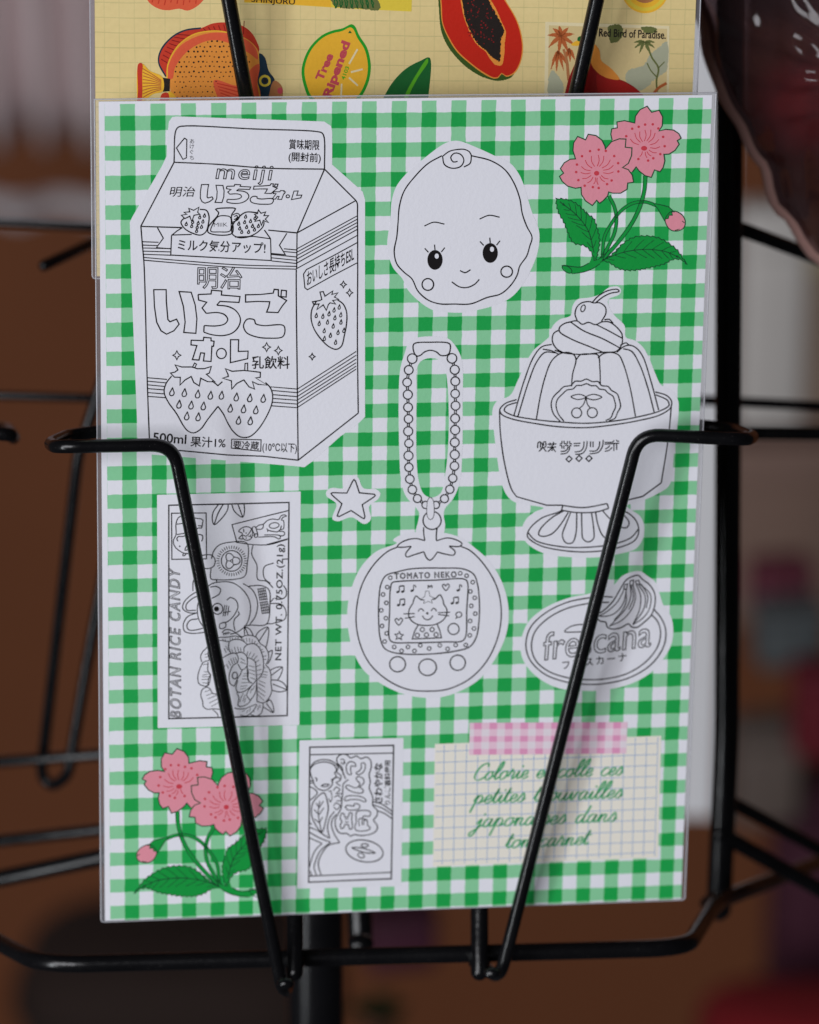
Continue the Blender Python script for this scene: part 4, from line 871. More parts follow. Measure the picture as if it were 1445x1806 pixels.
lines(s.t, PB, [[(110, 250), (120, 168), (150, 160), (150, 240)], [(168, 165), (185, 215), (178, 235)], [(190, 162), (226, 158), (232, 218)], [(182, 232), (165, 265), (130, 297)], [(150, 262), (178, 250), (236, 225)], [(195, 245), (236, 300)], [(196, 172), (200, 215)], [(255, 192), (385, 188)], [(292, 168), (292, 212)], [(342, 158), (340, 212)], [(320, 205), (322, 292)], [(250, 238), (382, 232)], [(312, 242), (290, 275), (258, 302)], [(335, 242), (352, 278), (376, 304)],
    [(435, 186), (464, 182), (465, 145)], [(496, 140), (500, 182), (542, 184), (545, 145)], [(576, 145), (582, 184), (612, 186)], [(430, 210), (460, 212), (466, 258)], [(492, 210), (495, 262)], [(510, 214), (552, 212), (545, 262), (512, 292), (445, 296)], [(606, 212), (582, 214), (572, 270), (535, 320), (445, 336)],
    [(635, 182), (735, 178)], [(637, 216), (722, 214)], [(786, 150), (780, 232), (742, 290), (650, 306)], [(832, 145), (824, 235), (782, 312), (735, 335), (660, 340)], [(880, 150), (882, 236)], [(918, 150), (918, 236)], [(1016, 150), (1005, 232), (958, 290), (865, 291)], [(1066, 130), (1055, 225), (1000, 306), (940, 326), (870, 331)],
    [(1085, 166), (1212, 158), (1226, 134)], [(1258, 125), (1268, 148), (1300, 148)], [(1085, 192), (1300, 178)], [(1162, 208), (1140, 240), (1095, 262)], [(1196, 238), (1150, 282), (1088, 296)], [(1222, 188), (1222, 292)], [(1262, 186), (1262, 276)]], 1.75)
for c in ((570, 408), (715, 400), (860, 400)): s.t.line([PB(c[0] + a, c[1] + b) for a, b in ((0, -44), (44, -3), (-2, 44), (-46, 4))], 1.8, True, False)
s.done('white sticker of a fluted pudding with cream and a cherry in a footed bowl')
# ---------------- tomato toy on a ball chain
s = Sticker('tomato_toy_sticker'); k = s.k
s.w.fill(F_([(640, 65), (700, 24), (930, 26), (985, 75), (1040, 190), (1046, 500), (1043, 900), (1025, 1110), (975, 1230), (912, 1310), (905, 1370), (915, 1420), (895, 1500), (700, 1500), (715, 1390), (720, 1335), (690, 1290), (620, 1210), (585, 1090), (572, 900), (568, 400), (580, 250), (612, 140)]), holes=[F_([(705, 250), (735, 198), (800, 176), (870, 190), (910, 240), (935, 400), (940, 800), (915, 1050), (880, 1190), (810, 1222), (755, 1195), (718, 1100), (700, 900), (702, 400)])])
s.w.fill(G([(465, 240), (530, 195), (690, 170), (850, 175), (1000, 215), (1120, 300), (1230, 400), (1330, 560), (1385, 760), (1375, 960), (1300, 1150), (1160, 1340), (1000, 1440), (850, 1488), (700, 1492), (540, 1460), (370, 1380), (230, 1270), (140, 1090), (102, 850), (120, 680), (200, 470), (330, 330), (500, 258)]), dz=.000006)
k.line(F_([(675, 80), (690, 64), (800, 57), (935, 62), (953, 76), (945, 140), (925, 155), (880, 155), (850, 130), (805, 117), (760, 130), (730, 155), (705, 161), (685, 142)]), LW_, True)
LB = [(668, 180, 36), (642, 265, 33), (630, 358, 32), (635, 450, 34), (637, 545, 33), (640, 632, 32), (638, 725, 34), (643, 815, 31), (640, 908, 34), (643, 995, 31), (650, 1083, 32), (669, 1162, 32), (707, 1229, 30), (768, 1277, 27)]
RB = [(966, 178, 36), (987, 263, 34), (991, 350, 33), (990, 443, 32), (993, 533, 33), (990, 628, 33), (990, 715, 34), (987, 808, 33), (987, 900, 34), (985, 985, 32), (972, 1077, 31), (950, 1160, 31), (910, 1230, 30), (846, 1277, 27)]
for ch in (LB, RB):
    for (x, y, r) in ch: k.circ(F_(x, y), r / 4.25, w=1.8)
    for (x, y, r), (x2, y2, r2) in zip(ch[:-1], ch[1:]):
        d = Vector((x2 - x, y2 - y)); L = d.length; d /= L; n_ = Vector((-d.y, d.x)) * 7
        for sg in (1, -1): k.line(F_([(x + d.x * (r + 1) + n_.x * sg, y + d.y * (r + 1) + n_.y * sg), (x2 - d.x * (r2 + 1) + n_.x * sg, y2 - d.y * (r2 + 1) + n_.y * sg)]), 1.6)
s.w.fill(F_([(787, 1242), (803, 1222), (822, 1242), (825, 1365), (805, 1385), (785, 1365)]), dz=.000035)
s.t.line(F_([(787, 1242), (803, 1222), (822, 1242), (825, 1365), (805, 1385), (785, 1365)]), LW_, True); k.circ(F_(817, 1393), 16, w=LW_)
k.line(G([(500, 293), (420, 330), (300, 450), (210, 620), (172, 850), (200, 1050), (280, 1220), (420, 1350), (580, 1425), (740, 1440), (900, 1425), (1080, 1340), (1220, 1190), (1310, 980), (1328, 780), (1290, 600), (1190, 430), (1080, 320), (1005, 286)]), LW_)
lines(k, G, [[(710, 135), (712, 190), (720, 241)], [(720, 241), (650, 225), (580, 235), (520, 265), (500, 290), (540, 294), (612, 287)], [(612, 287), (566, 350), (576, 371), (630, 355), (712, 330)], [(712, 330), (735, 380), (762, 398), (790, 375), (820, 332)], [(820, 332), (890, 350), (950, 356), (962, 330), (914, 285)], [(914, 285), (1000, 286), (1016, 265), (970, 235), (900, 220), (812, 242)], [(812, 242), (812, 190), (818, 138)]])
k.line(G([(500, 490), (620, 465), (860, 460), (1030, 468), (1110, 510), (1140, 590), (1155, 740), (1150, 900), (1130, 1010), (1080, 1085), (960, 1122), (700, 1147), (480, 1135), (400, 1100), (365, 1020), (352, 860), (355, 700), (370, 590), (410, 520)]), LW_, True)
k.line(G([(446, 620), (460, 577), (500, 567), (800, 556), (1035, 548), (1058, 568), (1054, 800), (1045, 1005), (1020, 1040), (880, 1048), (600, 1055), (465, 1050), (440, 1028), (440, 800)]), LW_, True)
for c in [(445, 537), (421, 612), (387, 670), (414, 737), (373, 796), (410, 859), (379, 921), (416, 980), (400, 1045), (476, 1088), (535, 1120), (586, 1088), (638, 1120), (684, 1075), (755, 1101), (839, 1075), (902, 1104), (966, 1073), (1047, 1073), (1078, 996), (1112, 942), (1081, 881), (1122, 823), (1090, 761), (1118, 697), (1083, 646), (1102, 572), (1053, 521), (1002, 501)]: k.circ(G(*c), 3.2, w=1.5, n=10)
s.t.text('TOMATO NEKO', *G(480, 546), 14.5, width=109, rot=1.6, outline=True, w=1.0, bold=.075, space=1.28)
k.line(G([(590, 830), (600, 780), (625, 740), (632, 712), (650, 682), (690, 712), (740, 706), (800, 706), (840, 672), (866, 720), (870, 745), (896, 790), (890, 840), (860, 880), (800, 910), (730, 917), (660, 908), (610, 875)]), 1.8, True)
s.w.fill(G([(692, 705), (720, 690), (728, 645), (750, 645), (758, 685), (795, 700), (770, 712), (775, 735), (745, 722), (715, 738), (718, 712)]), False, dz=.00003)
s.t.line(G([(692, 705), (720, 690), (728, 645), (750, 645), (758, 685), (797, 700), (770, 712), (776, 736), (745, 722), (713, 739), (718, 712)]), 1.6, True, False)
lines(k, G, [[(668, 807), (676, 790), (690, 784), (704, 792), (711, 805)], [(770, 802), (780, 786), (794, 781), (806, 790), (813, 805)], [(700, 840), (718, 864), (740, 872), (765, 864), (783, 838)]], 1.7)
lines(k, G, [[(550, 825), (640, 822)], [(560, 860), (640, 847)], [(825, 815), (922, 812)], [(825, 829), (915, 841)]], 1.5); k.disc(G(740, 820), 2.2)
lines(k, G, [[(668, 912), (640, 960), (620, 1025), (852, 1015), (840, 960), (820, 910)]], 1.7, False, False)
for c in ((700, 950), (778, 950), (660, 995), (733, 992), (810, 990)): k.circ(G(*c), 3.7, w=1.5, n=10)
k.circ(G(949, 945), 9.8, w=1.7); k.line(G([(978, 852), (968, 862), (975, 845), (966, 828), (985, 810), (1008, 815), (1014, 835), (1002, 850), (978, 852)]), 1.5)
def heart(art, c, r, w=1.6): art.line([(c[0], c[1] + r), (c[0] - r * .8, c[1] + r * .1), (c[0] - r, c[1] - r * .5), (c[0] - r * .55, c[1] - r * .85), (c[0] - r * .05, c[1] - r * .35), (c[0] + r * .5, c[1] - r * .95), (c[0] + r, c[1] - r * .5), (c[0] + r * .75, c[1] + r * .15)], w, True)
heart(k, G(888, 612), 6.2); heart(k, G(513, 886), 6.6)
def star5(art, c, r, w, rot=-90): art.line([(c[0] + rr * math.cos(math.radians(rot + 36 * i)), c[1] + rr * math.sin(math.radians(rot + 36 * i))) for i, rr in enumerate([r, r * .46] * 5)], w, True, False)
star5(k, G(515, 1000), 8, 1.6, -86)
def notes(c, double, sc=1.0):
    x, y = c
    s.t.disc((x, y), 2.9 * sc, 2.1 * sc, -20); s.t.line([(x + 2.6 * sc, y), (x + 2.6 * sc, y - 10 * sc)], 1.4)
    if double: s.t.disc((x + 8.5 * sc, y - .6), 2.9 * sc, 2.1 * sc, -20); s.t.line([(x + 11 * sc, y - .6), (x + 11 * sc, y - 11 * sc)], 1.4); s.t.line([(x + 2.6 * sc, y - 10 * sc), (x + 11 * sc, y - 11 * sc)], 2)
    else: s.t.line([(x + 2.6 * sc, y - 10 * sc), (x + 6 * sc, y - 8.5 * sc), (x + 6.5 * sc, y - 5.5 * sc)], 1.4)
for c, d in (((505, 650), 1), ((618, 640), 0), ((510, 755), 1), ((985, 637), 0), ((938, 740), 1)): notes(G(*c), d)
k.line(G([(746, 622), (746, 600), (752, 600), (760, 612), (768, 598), (778, 602), (776, 620)]), 1.4, False, False)
k.circ(G(503, 1226), 14, 13.4, w=LW_); k.circ(G(742, 1250), 15.6, 14.6, w=LW_); k.circ(G(982, 1214), 13.5, w=LW_)
s.done('white sticker of a tomato shaped handheld toy with a cat on its screen and a ball chain')
# ---------------- star
s = Sticker('star_sticker')
s.w.fill(F_([(195, 1080), (230, 1050), (265, 1075), (300, 1150), (400, 1160), (430, 1190), (415, 1230), (345, 1290), (360, 1380), (330, 1415), (300, 1418), (215, 1370), (110, 1400), (70, 1385), (75, 1350), (100, 1270), (25, 1210), (25, 1175), (60, 1150), (160, 1150)]))
s.k.line(F_([(222, 1098), (232, 1087), (243, 1098), (272, 1186), (385, 1197), (391, 1206), (380, 1218), (293, 1275), (314, 1365), (308, 1379), (296, 1376), (210, 1319), (120, 1364), (106, 1360), (110, 1345), (141, 1268), (66, 1202), (60, 1190), (70, 1185), (178, 1188)]), LW_, True, False)
s.done('small white five pointed star sticker')
# ---------------- banana label
s = Sticker('banana_label_sticker'); k = s.k
s.w.fill(H([(600, 240), (730, 200), (780, 175), (840, 110), (930, 75), (980, 75), (1030, 110), (1085, 150), (1120, 240), (1150, 330), (1200, 400), (1222, 490), (1215, 600), (1170, 700), (1060, 830), (900, 920), (700, 965), (520, 970), (360, 950), (220, 880), (120, 780), (80, 680), (90, 560), (140, 450), (260, 350), (420, 280)]))
lines(k, H, [[(770, 268), (690, 264), (580, 275), (420, 310), (260, 390), (150, 500), (118, 630), (150, 740), (250, 840), (400, 900), (560, 922), (720, 915), (900, 870), (1060, 770), (1150, 640), (1167, 520), (1135, 430), (1080, 362)], [(742, 308), (660, 308), (560, 320), (420, 355), (280, 430), (185, 530), (160, 640), (190, 740), (280, 820), (420, 870), (580, 887), (720, 880), (880, 840), (1020, 750), (1105, 640), (1128, 530), (1105, 450), (1058, 398)]])
lines(k, H, [[(655, 400), (700, 370), (770, 300), (830, 200), (870, 140), (920, 112), (962, 105), (992, 135), (1040, 170), (1080, 230), (1088, 300), (1060, 400), (1000, 460), (950, 495), (908, 490), (890, 468), (830, 497), (770, 508), (728, 492), (716, 455), (680, 450), (655, 430)]], LW_, True)
lines(k, H, [[(858, 205), (800, 310), (720, 380), (665, 410)], [(872, 212), (850, 310), (790, 385), (730, 410), (668, 412)], [(868, 212), (870, 300), (840, 370), (780, 440)], [(900, 180), (905, 260), (870, 350), (800, 430), (745, 487)], [(922, 180), (940, 270), (910, 360), (840, 440), (745, 487)], [(908, 180), (925, 270), (890, 360)], [(945, 170), (978, 260), (970, 360), (920, 475)], [(960, 172), (1012, 260), (1000, 360), (920, 475)], [(972, 170), (1052, 250), (1042, 360), (990, 430), (920, 475)], [(980, 168), (1032, 260), (1020, 350)]], 1.5)
lines(k, H, [[(858, 175), (880, 170), (872, 210), (852, 205)], [(900, 145), (925, 140), (922, 180), (898, 178)], [(940, 148), (965, 142), (972, 170), (946, 172)]], 1.5, True, False)
s.t.text('frescana', *H(244, 742), 58, width=192, rot=7.5, shear=.2, outline=True, w=1.9, bold=.075, vscale=1.18)
lines(k, H, [[(408, 526), (450, 490), (520, 474), (620, 482), (560, 522), (480, 530)]], 1.6, True)
for i, ch in enumerate('フレスカーナ'): s.t.text(ch, *H(395 + i * 84, 806 - i * 11.5), 17, rot=6, bold=.002)
s.done('white oval sticker with a bunch of bananas')
# ---------------- candy box
s = Sticker('candy_box_sticker'); k = s.k
s.w.fill(I_([(70, 52), (1110, 28), (1100, 1718), (75, 1740)]), False)
k.line(I_([(155, 127), (600, 118), (1025, 107), (1019, 900), (1012, 1650), (560, 1663), (155, 1672)]), 2.0, True, False)
s.t.text('BOTAN RICE CANDY', *I_(244, 1668), 25.5, width=261, rot=90.6, shear=.22, outline=True, w=1.3, bold=.075, space=1.25, vscale=1.06)
nw = Art(SG, ZL + .000004)
nw.text('NET WT. 0.75OZ.(21g)', *I_(968, 1250), 15.5, width=205, rot=89, bold=.004, space=1.1)
k.line(I_([(175, 185), (425, 183), (428, 515), (177, 519)]), 1.6, True, False)
lines(k, I2, [[(440, 340), (385, 368), (355, 430), (345, 500), (350, 570), (345, 640), (312, 700), (310, 760), (340, 820), (400, 872), (460, 905), (550, 912), (640, 880), (700, 800)], [(440, 340), (560, 345), (660, 380), (720, 385), (757, 410), (750, 450), (735, 525), (690, 525), (640, 560), (660, 620), (715, 625), (748, 640), (752, 690), (735, 730)], [(360, 468), (480, 455), (600, 470)], [(360, 625), (440, 612), (520, 600)], [(540, 636), (500, 640), (440, 656), (385, 655), (360, 690), (378, 726)], [(560, 790), (525, 788), (502, 812), (485, 862), (530, 852), (580, 790)], [(465, 905), (450, 942), (476, 946), (510, 905)], [(680, 490), (740, 495)]], 1.5)
k.disc(I2(405, 803), 1.4)
lines(k, I_, [[(515, 120), (475, 180), (470, 230), (483, 268), (540, 220), (580, 160), (585, 118)], [(548, 120), (510, 190), (483, 268)], [(610, 119), (630, 170), (690, 213), (703, 170), (700, 117)], [(655, 118), (690, 213)]], 1.6)
lines(k, I3, [[(1020, 262), (600, 365), (165, 475), (235, 725)], [(1020, 688), (690, 778)], [(1020, 995), (925, 1000)]], 1.6, False, False)
lines(k, I3, [[(322, 600), (268, 578), (300, 535), (380, 505), (440, 520), (472, 560), (480, 620), (460, 680), (410, 712), (350, 700), (320, 650), (322, 600)], [(325, 625), (270, 685), (335, 692)], [(340, 540), (346, 592)], [(475, 520), (430, 600), (380, 650), (330, 632)], [(415, 650), (445, 650), (455, 620)], [(445, 650), (460, 672)], [(490, 505), (515, 505), (560, 630)], [(485, 505), (472, 545), (520, 640)], [(520, 525), (580, 480), (640, 470), (690, 420), (770, 390), (878, 396), (905, 345), (960, 325), (990, 345), (940, 362), (915, 405), (945, 412), (945, 540), (900, 550)], [(530, 540), (600, 546), (638, 520), (640, 470)], [(655, 632), (820, 630), (890, 640), (900, 680), (870, 692), (820, 662), (560, 664)], [(700, 560), (760, 572), (860, 582), (900, 545), (915, 490)], [(880, 577), (950, 580), (965, 620), (930, 645), (890, 642)], [(690, 535), (715, 562), (700, 580)]], 1.4)
k.circ(I3(528, 640), 3.2, w=1.4, n=10); k.circ(I3(805, 488), 8.7, 4.9, -8, 1.4); k.disc(I3(380, 602), 1.1); k.disc(I3(380, 678), 1.1)
fc = I_(610, 530); k.circ(fc, 18.2, w=1.6, n=20)
k.line([(fc[0] + (11.5 + 3.4 * math.cos(3 * t)) * math.cos(t), fc[1] + (11.5 + 3.4 * math.cos(3 * t)) * math.sin(t)) for t in [i * .2618 for i in range(24)]], 1.5, True)
for a in (0, 120, 240): k.line([(fc[0] + 2 * math.cos(math.radians(a + 60)), fc[1] + 2 * math.sin(math.radians(a + 60))), (fc[0] + 9 * math.cos(math.radians(a + 60)), fc[1] + 9 * math.sin(math.radians(a + 60)))], 1.3)
k.circ(fc, 2, w=1.2, n=8)
for i in range(36): a = math.radians(i * 10); k.line([(fc[0] + 21.5 * math.cos(a), fc[1] + 21.5 * math.sin(a)), (fc[0] + 27 * math.cos(a), fc[1] + 27 * math.sin(a))], 1.2)
lines(k, I_, [[(463, 515), (480, 460), (520, 415), (600, 395), (720, 402), (722, 560), (705, 640), (640, 662), (500, 666), (460, 660), (460, 585)], [(390, 490), (460, 487), (490, 520), (480, 568), (440, 586), (395, 580)], [(500, 666), (502, 684)],
    [(385, 742), (320, 775), (265, 830), (256, 875), (300, 905), (362, 907)], [(395, 775), (330, 800), (280, 850), (285, 885), (352, 888)], [(350, 908), (290, 935), (260, 990), (270, 1040), (330, 1055), (420, 1046)], [(365, 950), (310, 960), (285, 1000), (300, 1030), (370, 1026), (405, 1015)],
    [(340, 655), (330, 690), (330, 748)], [(400, 790), (450, 705), (520, 683), (620, 690), (700, 750), (742, 830), (742, 920), (710, 1000), (640, 1050), (600, 1060)], [(400, 790), (370, 830), (362, 900), (375, 960), (415, 1020)], [(455, 720), (500, 715), (530, 735), (520, 770), (465, 802)],
    [(575, 815), (600, 795), (640, 815), (656, 860), (630, 920), (580, 970), (535, 980)], [(525, 985), (562, 975), (568, 1005), (540, 1022), (522, 1015), (525, 985)], [(655, 895), (665, 915), (632, 950), (625, 990), (635, 1035)], [(540, 1050), (560, 1030), (600, 1030), (640, 1050)],
    [(692, 693), (760, 740), (797, 830), (782, 930), (740, 992)], [(735, 712), (830, 710), (880, 740), (887, 840), (862, 987), (750, 995), (700, 1000)], [(765, 412), (755, 480), (792, 560), (800, 665), (860, 677), (910, 725)], [(640, 395), (765, 412), (880, 412), (1012, 375)], [(915, 545), (850, 570), (838, 610), (850, 660), (890, 692)], [(985, 708), (1005, 740), (1000, 790), (960, 808), (920, 800)], [(888, 838), (970, 845), (1002, 890), (996, 950), (905, 985)], [(890, 830), (915, 800)], [(905, 985), (860, 985)]], 1.5)
k.circ(I_(508, 877), 9.2, 9.6, w=1.6); k.disc(I_(500, 878), 4.5)
for ox, oy in ((835, 775), (852, 872)):
    for i in range(5): k.line(I_([(ox - 40 + 4 * i, oy - 40 + i * 20), (ox + 20 + 4 * i, oy - 50 + i * 20)]), 1.2); k.line(I_([(ox - 34 + 13 * i, oy - 45), (ox - 20 + 13 * i, oy + 40)]), 1.2)
lines(k, I_, [[(560, 850), (548, 930)], [(575, 850), (562, 930)], [(590, 855), (580, 925)], [(548, 905), (602, 895)], [(545, 1058), (600, 1050)], [(555, 1048), (552, 1068)], [(570, 1045), (567, 1066)], [(585, 1042), (583, 1062)]], 1.3)
lines(k, I4, [[(700, 160), (780, 155), (860, 190), (900, 260), (970, 310), (1010, 380), (1020, 440), (1000, 520), (980, 548), (1030, 610), (1050, 700), (1050, 800), (1060, 900), (1020, 1000), (950, 1062), (860, 1042)], [(858, 750), (864, 900), (860, 1042)], [(300, 195), (375, 182), (470, 180), (560, 165), (650, 185), (665, 215)], [(565, 120), (610, 145), (660, 178), (700, 160)],
    [(300, 240), (370, 222), (480, 240), (540, 215), (640, 215), (712, 260), (730, 280)], [(490, 240), (480, 320), (510, 398)], [(688, 382), (690, 320), (740, 280), (820, 268), (890, 320), (940, 440), (946, 620), (900, 722), (858, 752)], [(858, 752), (850, 620), (830, 500), (728, 450)], [(400, 460), (430, 440), (520, 398), (580, 400), (612, 460), (600, 520), (540, 560), (500, 640)], [(580, 397), (660, 385), (720, 430), (732, 480), (725, 572), (660, 620), (605, 540)],
    [(660, 620), (640, 680), (600, 740), (560, 832)], [(500, 640), (488, 700), (500, 800), (560, 842)], [(605, 760), (580, 850), (600, 915), (680, 912), (790, 830), (858, 752)], [(725, 572), (745, 650), (740, 720), (760, 780), (800, 800)], [(735, 450), (732, 600), (750, 770), (790, 792)],
    [(590, 920), (620, 1000), (608, 1100), (650, 1112), (740, 1072), (770, 1032), (722, 960), (745, 900), (790, 830)], [(770, 1036), (840, 925), (860, 770)], [(560, 1130), (600, 1142), (700, 1140), (800, 1100), (860, 1080)], [(640, 1228), (720, 1237), (800, 1180), (860, 1095)], [(780, 1220), (850, 1240), (912, 1210), (946, 1100), (940, 1062)],
    [(210, 285), (180, 330), (130, 380), (105, 450), (122, 515)], [(215, 300), (205, 400), (225, 490)], [(225, 490), (140, 520), (90, 620), (68, 710), (80, 800), (130, 830), (192, 836), (212, 740), (236, 680), (205, 640), (205, 515)], [(192, 848), (130, 880), (108, 960), (135, 1050), (140, 1110), (200, 1150), (260, 1142), (400, 1152)], [(192, 848), (240, 880), (260, 930), (340, 950)], [(268, 1152), (330, 1210), (342, 1262)], [(240, 680), (232, 760), (210, 830)], [(430, 560), (400, 640), (410, 760), (470, 850)]], 1.35)
k.circ(I4(565, 695), 4.6, 6, 10, 1.5, 10)
for a in [(130, 690, 230, 670), (125, 712, 225, 712), (120, 750, 213, 745), (130, 790, 200, 800), (130, 550, 203, 540), (150, 640, 208, 650), (165, 450, 205, 440), (160, 415, 200, 400), (160, 915, 240, 885), (180, 965, 270, 930), (200, 1010, 320, 960), (220, 1065, 330, 1010), (250, 1110, 345, 1060), (900, 708, 990, 722), (882, 760, 975, 800), (880, 800, 970, 850), (876, 850, 975, 920), (872, 905, 970, 975), (872, 950, 955, 1030), (925, 680, 1000, 690), (945, 640, 1005, 650), (520, 340, 540, 388), (560, 310, 580, 390), (600, 310, 620, 385), (640, 320, 650, 385), (420, 330, 450, 390), (440, 300, 478, 360), (740, 370, 725, 430), (780, 380, 750, 440), (830, 400, 790, 460), (865, 430, 812, 490), (892, 485, 842, 520), (912, 550, 852, 575), (922, 612, 860, 630), (920, 670, 866, 690), (480, 500, 510, 562), (510, 470, 540, 545), (540, 458, 568, 530), (570, 450, 595, 512), (450, 540, 480, 600), (640, 460, 702, 500), (640, 512, 716, 542), (750, 560, 830, 582), (750, 612, 838, 640), (760, 660, 842, 690), (772, 722, 844, 750), (682, 670, 738, 670), (670, 702, 742, 700), (662, 740, 745, 745), (650, 792, 755, 790), (640, 842, 735, 830), (640, 882, 715, 862), (648, 992, 680, 930), (672, 1042, 702, 950), (632, 1052, 655, 970), (692, 1062, 712, 992), (772, 932, 792, 872), (800, 892, 832, 832), (660, 1180, 700, 1160), (720, 1200, 745, 1160), (760, 1180, 775, 1130), (820, 1190, 825, 1150), (870, 1160, 885, 1100), (900, 1130, 905, 1090), (580, 180, 570, 208), (610, 180, 605, 208), (500, 190, 505, 215), (530, 180, 535, 208), (430, 205, 440, 230), (400, 200, 408, 222), (680, 200, 690, 235), (720, 190, 725, 240), (760, 195, 765, 250), (800, 210, 795, 260), (840, 230, 825, 270), (870, 260, 852, 295), (910, 300, 882, 325), (940, 340, 905, 360), (960, 372, 912, 392), (990, 430, 932, 440), (990, 480, 942, 476), (955, 575, 975, 600)]: k.line(I4([a[:2], a[2:]]), .85)
lines(k, I4, [[(695, 152), (700, 45), (760, 70), (812, 156)], [(700, 45), (742, 150)], [(840, 182), (880, 110), (1010, 48), (1010, 200), (982, 318)], [(1010, 48), (890, 232)], [(1012, 385), (1066, 358), (1040, 480), (1004, 540)], [(1040, 625), (1110, 590), (1202, 582), (1180, 690), (1132, 762)], [(1202, 582), (1058, 692)], [(1060, 755), (1150, 762), (1230, 810), (1262, 885), (1160, 915), (1062, 892)], [(1262, 885), (1072, 810)], [(992, 1055), (1030, 1020), (1072, 1080), (1082, 1192), (1000, 1150), (952, 1120)], [(1082, 1192), (988, 1070)]], 1.5)
nw.build('net_weight_lettering', M['ink'], s.done('white oblong sticker of a sweet box with a peony and a cartoon dog holding a fan'))
# ---------------- apple sweet packet
s = Sticker('apple_packet_sticker'); k = s.k
s.w.fill(K_([(110, 155), (1215, 130), (1190, 1705), (85, 1730)]), False)
k.line(K_([(220, 228), (660, 220), (1110, 208), (1098, 900), (1085, 1625), (640, 1642), (208, 1662), (213, 900)]), 2.0, True, False)
lines(k, K_, [[(218, 308), (1108, 290)], [(212, 1597), (1086, 1556)]], 1.7)
lines(k, K_, [[(600, 565), (560, 470), (512, 400), (510, 340), (560, 302), (620, 312), (650, 342), (720, 322), (760, 350), (820, 332), (862, 362), (872, 440), (850, 520), (862, 600), (850, 660), (886, 750), (892, 850), (936, 900), (930, 960), (896, 1000), (936, 1060), (930, 1110), (870, 1150), (760, 1166), (690, 1156), (650, 1172), (620, 1146), (540, 1140), (500, 1090), (490, 1000), (512, 950), (550, 880), (560, 800), (570, 700), (576, 620), (630, 570)]], 1.7)
lines(s.t, K_, [[(610, 480), (612, 412), (650, 380), (702, 400), (706, 432), (662, 425), (652, 470), (662, 515), (632, 518)], [(765, 400), (802, 396), (808, 450), (780, 500), (730, 520), (712, 500), (750, 475), (768, 440)],
    [(600, 650), (620, 630), (700, 660), (732, 650), (752, 612), (722, 582), (712, 552), (742, 540), (785, 560), (796, 600), (772, 632), (748, 652), (786, 680), (782, 710), (740, 716), (650, 692)], [(588, 778), (610, 750), (720, 745), (800, 770), (818, 800), (800, 808), (740, 786), (640, 786), (600, 798)], [(598, 862), (620, 845), (690, 852), (690, 832), (720, 826), (752, 850), (740, 882), (680, 896), (620, 892)],
    [(545, 960), (560, 928), (585, 940), (592, 968), (630, 966), (640, 925), (668, 930), (664, 980), (668, 1092), (640, 1096), (630, 1052), (592, 1050), (582, 1080), (555, 1092), (543, 1050), (562, 1020), (543, 990)], [(710, 960), (720, 912), (850, 905), (866, 930), (850, 962), (792, 958), (782, 985), (826, 1000), (836, 1060), (862, 1080), (846, 1106), (715, 1112), (698, 1080), (714, 1020)]], 1.5, True)
lines(s.t, K_, [[(745, 1065), (742, 990), (770, 985), (776, 1055)], [(792, 1055), (796, 1002), (816, 1004)], [(592, 992), (630, 988)], [(592, 1022), (632, 1022)]], 1.3)
s.t.text('さわやかな', *K_(985, 820), 16.5, width=70, rot=90, outline=True, w=1.05, bold=.015)
s.t.text('りんご香料使用', *K_(1072, 838), 11.5, width=78, rot=90, bold=.01)
lines(k, K_, [[(455, 640), (470, 570), (520, 548), (545, 580), (500, 600), (545, 640)], [(420, 700), (440, 690), (455, 770), (440, 810), (418, 770)], [(470, 690), (500, 650), (540, 680), (500, 720), (560, 720)], [(480, 760), (520, 740), (560, 790), (500, 800)], [(470, 850), (500, 820), (545, 850), (500, 890), (475, 860)], [(545, 360), (575, 355), (590, 385), (570, 410), (550, 385)], [(575, 385), (600, 400)]], 1.4)
lines(k, K_, [[(218, 470), (260, 395), (350, 360), (440, 370), (500, 410), (522, 450), (502, 490), (552, 530), (548, 570)], [(252, 575), (230, 520), (225, 460), (270, 410), (360, 385), (450, 400), (495, 440), (502, 480), (482, 500), (500, 530), (490, 552), (452, 572), (462, 610), (440, 650), (380, 687), (310, 670), (265, 620), (254, 575)], [(340, 640), (370, 622), (425, 625), (390, 647), (340, 640)], [(220, 590), (262, 578)], [(222, 610), (256, 604)], [(275, 550), (295, 562), (290, 592)], [(218, 650), (250, 660), (300, 712), (225, 790)], [(515, 400), (560, 440), (575, 520)]], 1.6)
lines(k, K_, [[(370, 712), (402, 790), (416, 880), (390, 1000), (347, 1130), (280, 1050), (240, 950), (240, 860), (270, 790)]], 1.7, True)
lines(k, K_, [[(325, 800), (310, 920), (322, 1020), (345, 1130)], [(365, 800), (312, 880)], [(285, 820), (314, 860)], [(370, 870), (315, 950)], [(265, 890), (312, 940)], [(355, 970), (322, 1030)], [(270, 990), (320, 1030)]], 1.4)
lines(k, K_, [[(222, 1080), (300, 1112), (370, 1160), (430, 1195)], [(216, 1130), (320, 1190), (440, 1237)], [(215, 1190), (350, 1250)], [(350, 1250), (280, 1320), (230, 1440), (215, 1500)], [(440, 1238), (330, 1330), (280, 1440), (265, 1500), (290, 1590)], [(537, 1240), (420, 1270), (340, 1370), (310, 1470), (340, 1585)], [(537, 1240), (480, 1150), (450, 1050), (462, 990), (502, 940)], [(430, 1195), (408, 1080), (430, 980), (482, 910)], [(222, 1540), (240, 1592)], [(222, 1030), (240, 1050)]], 1.6)
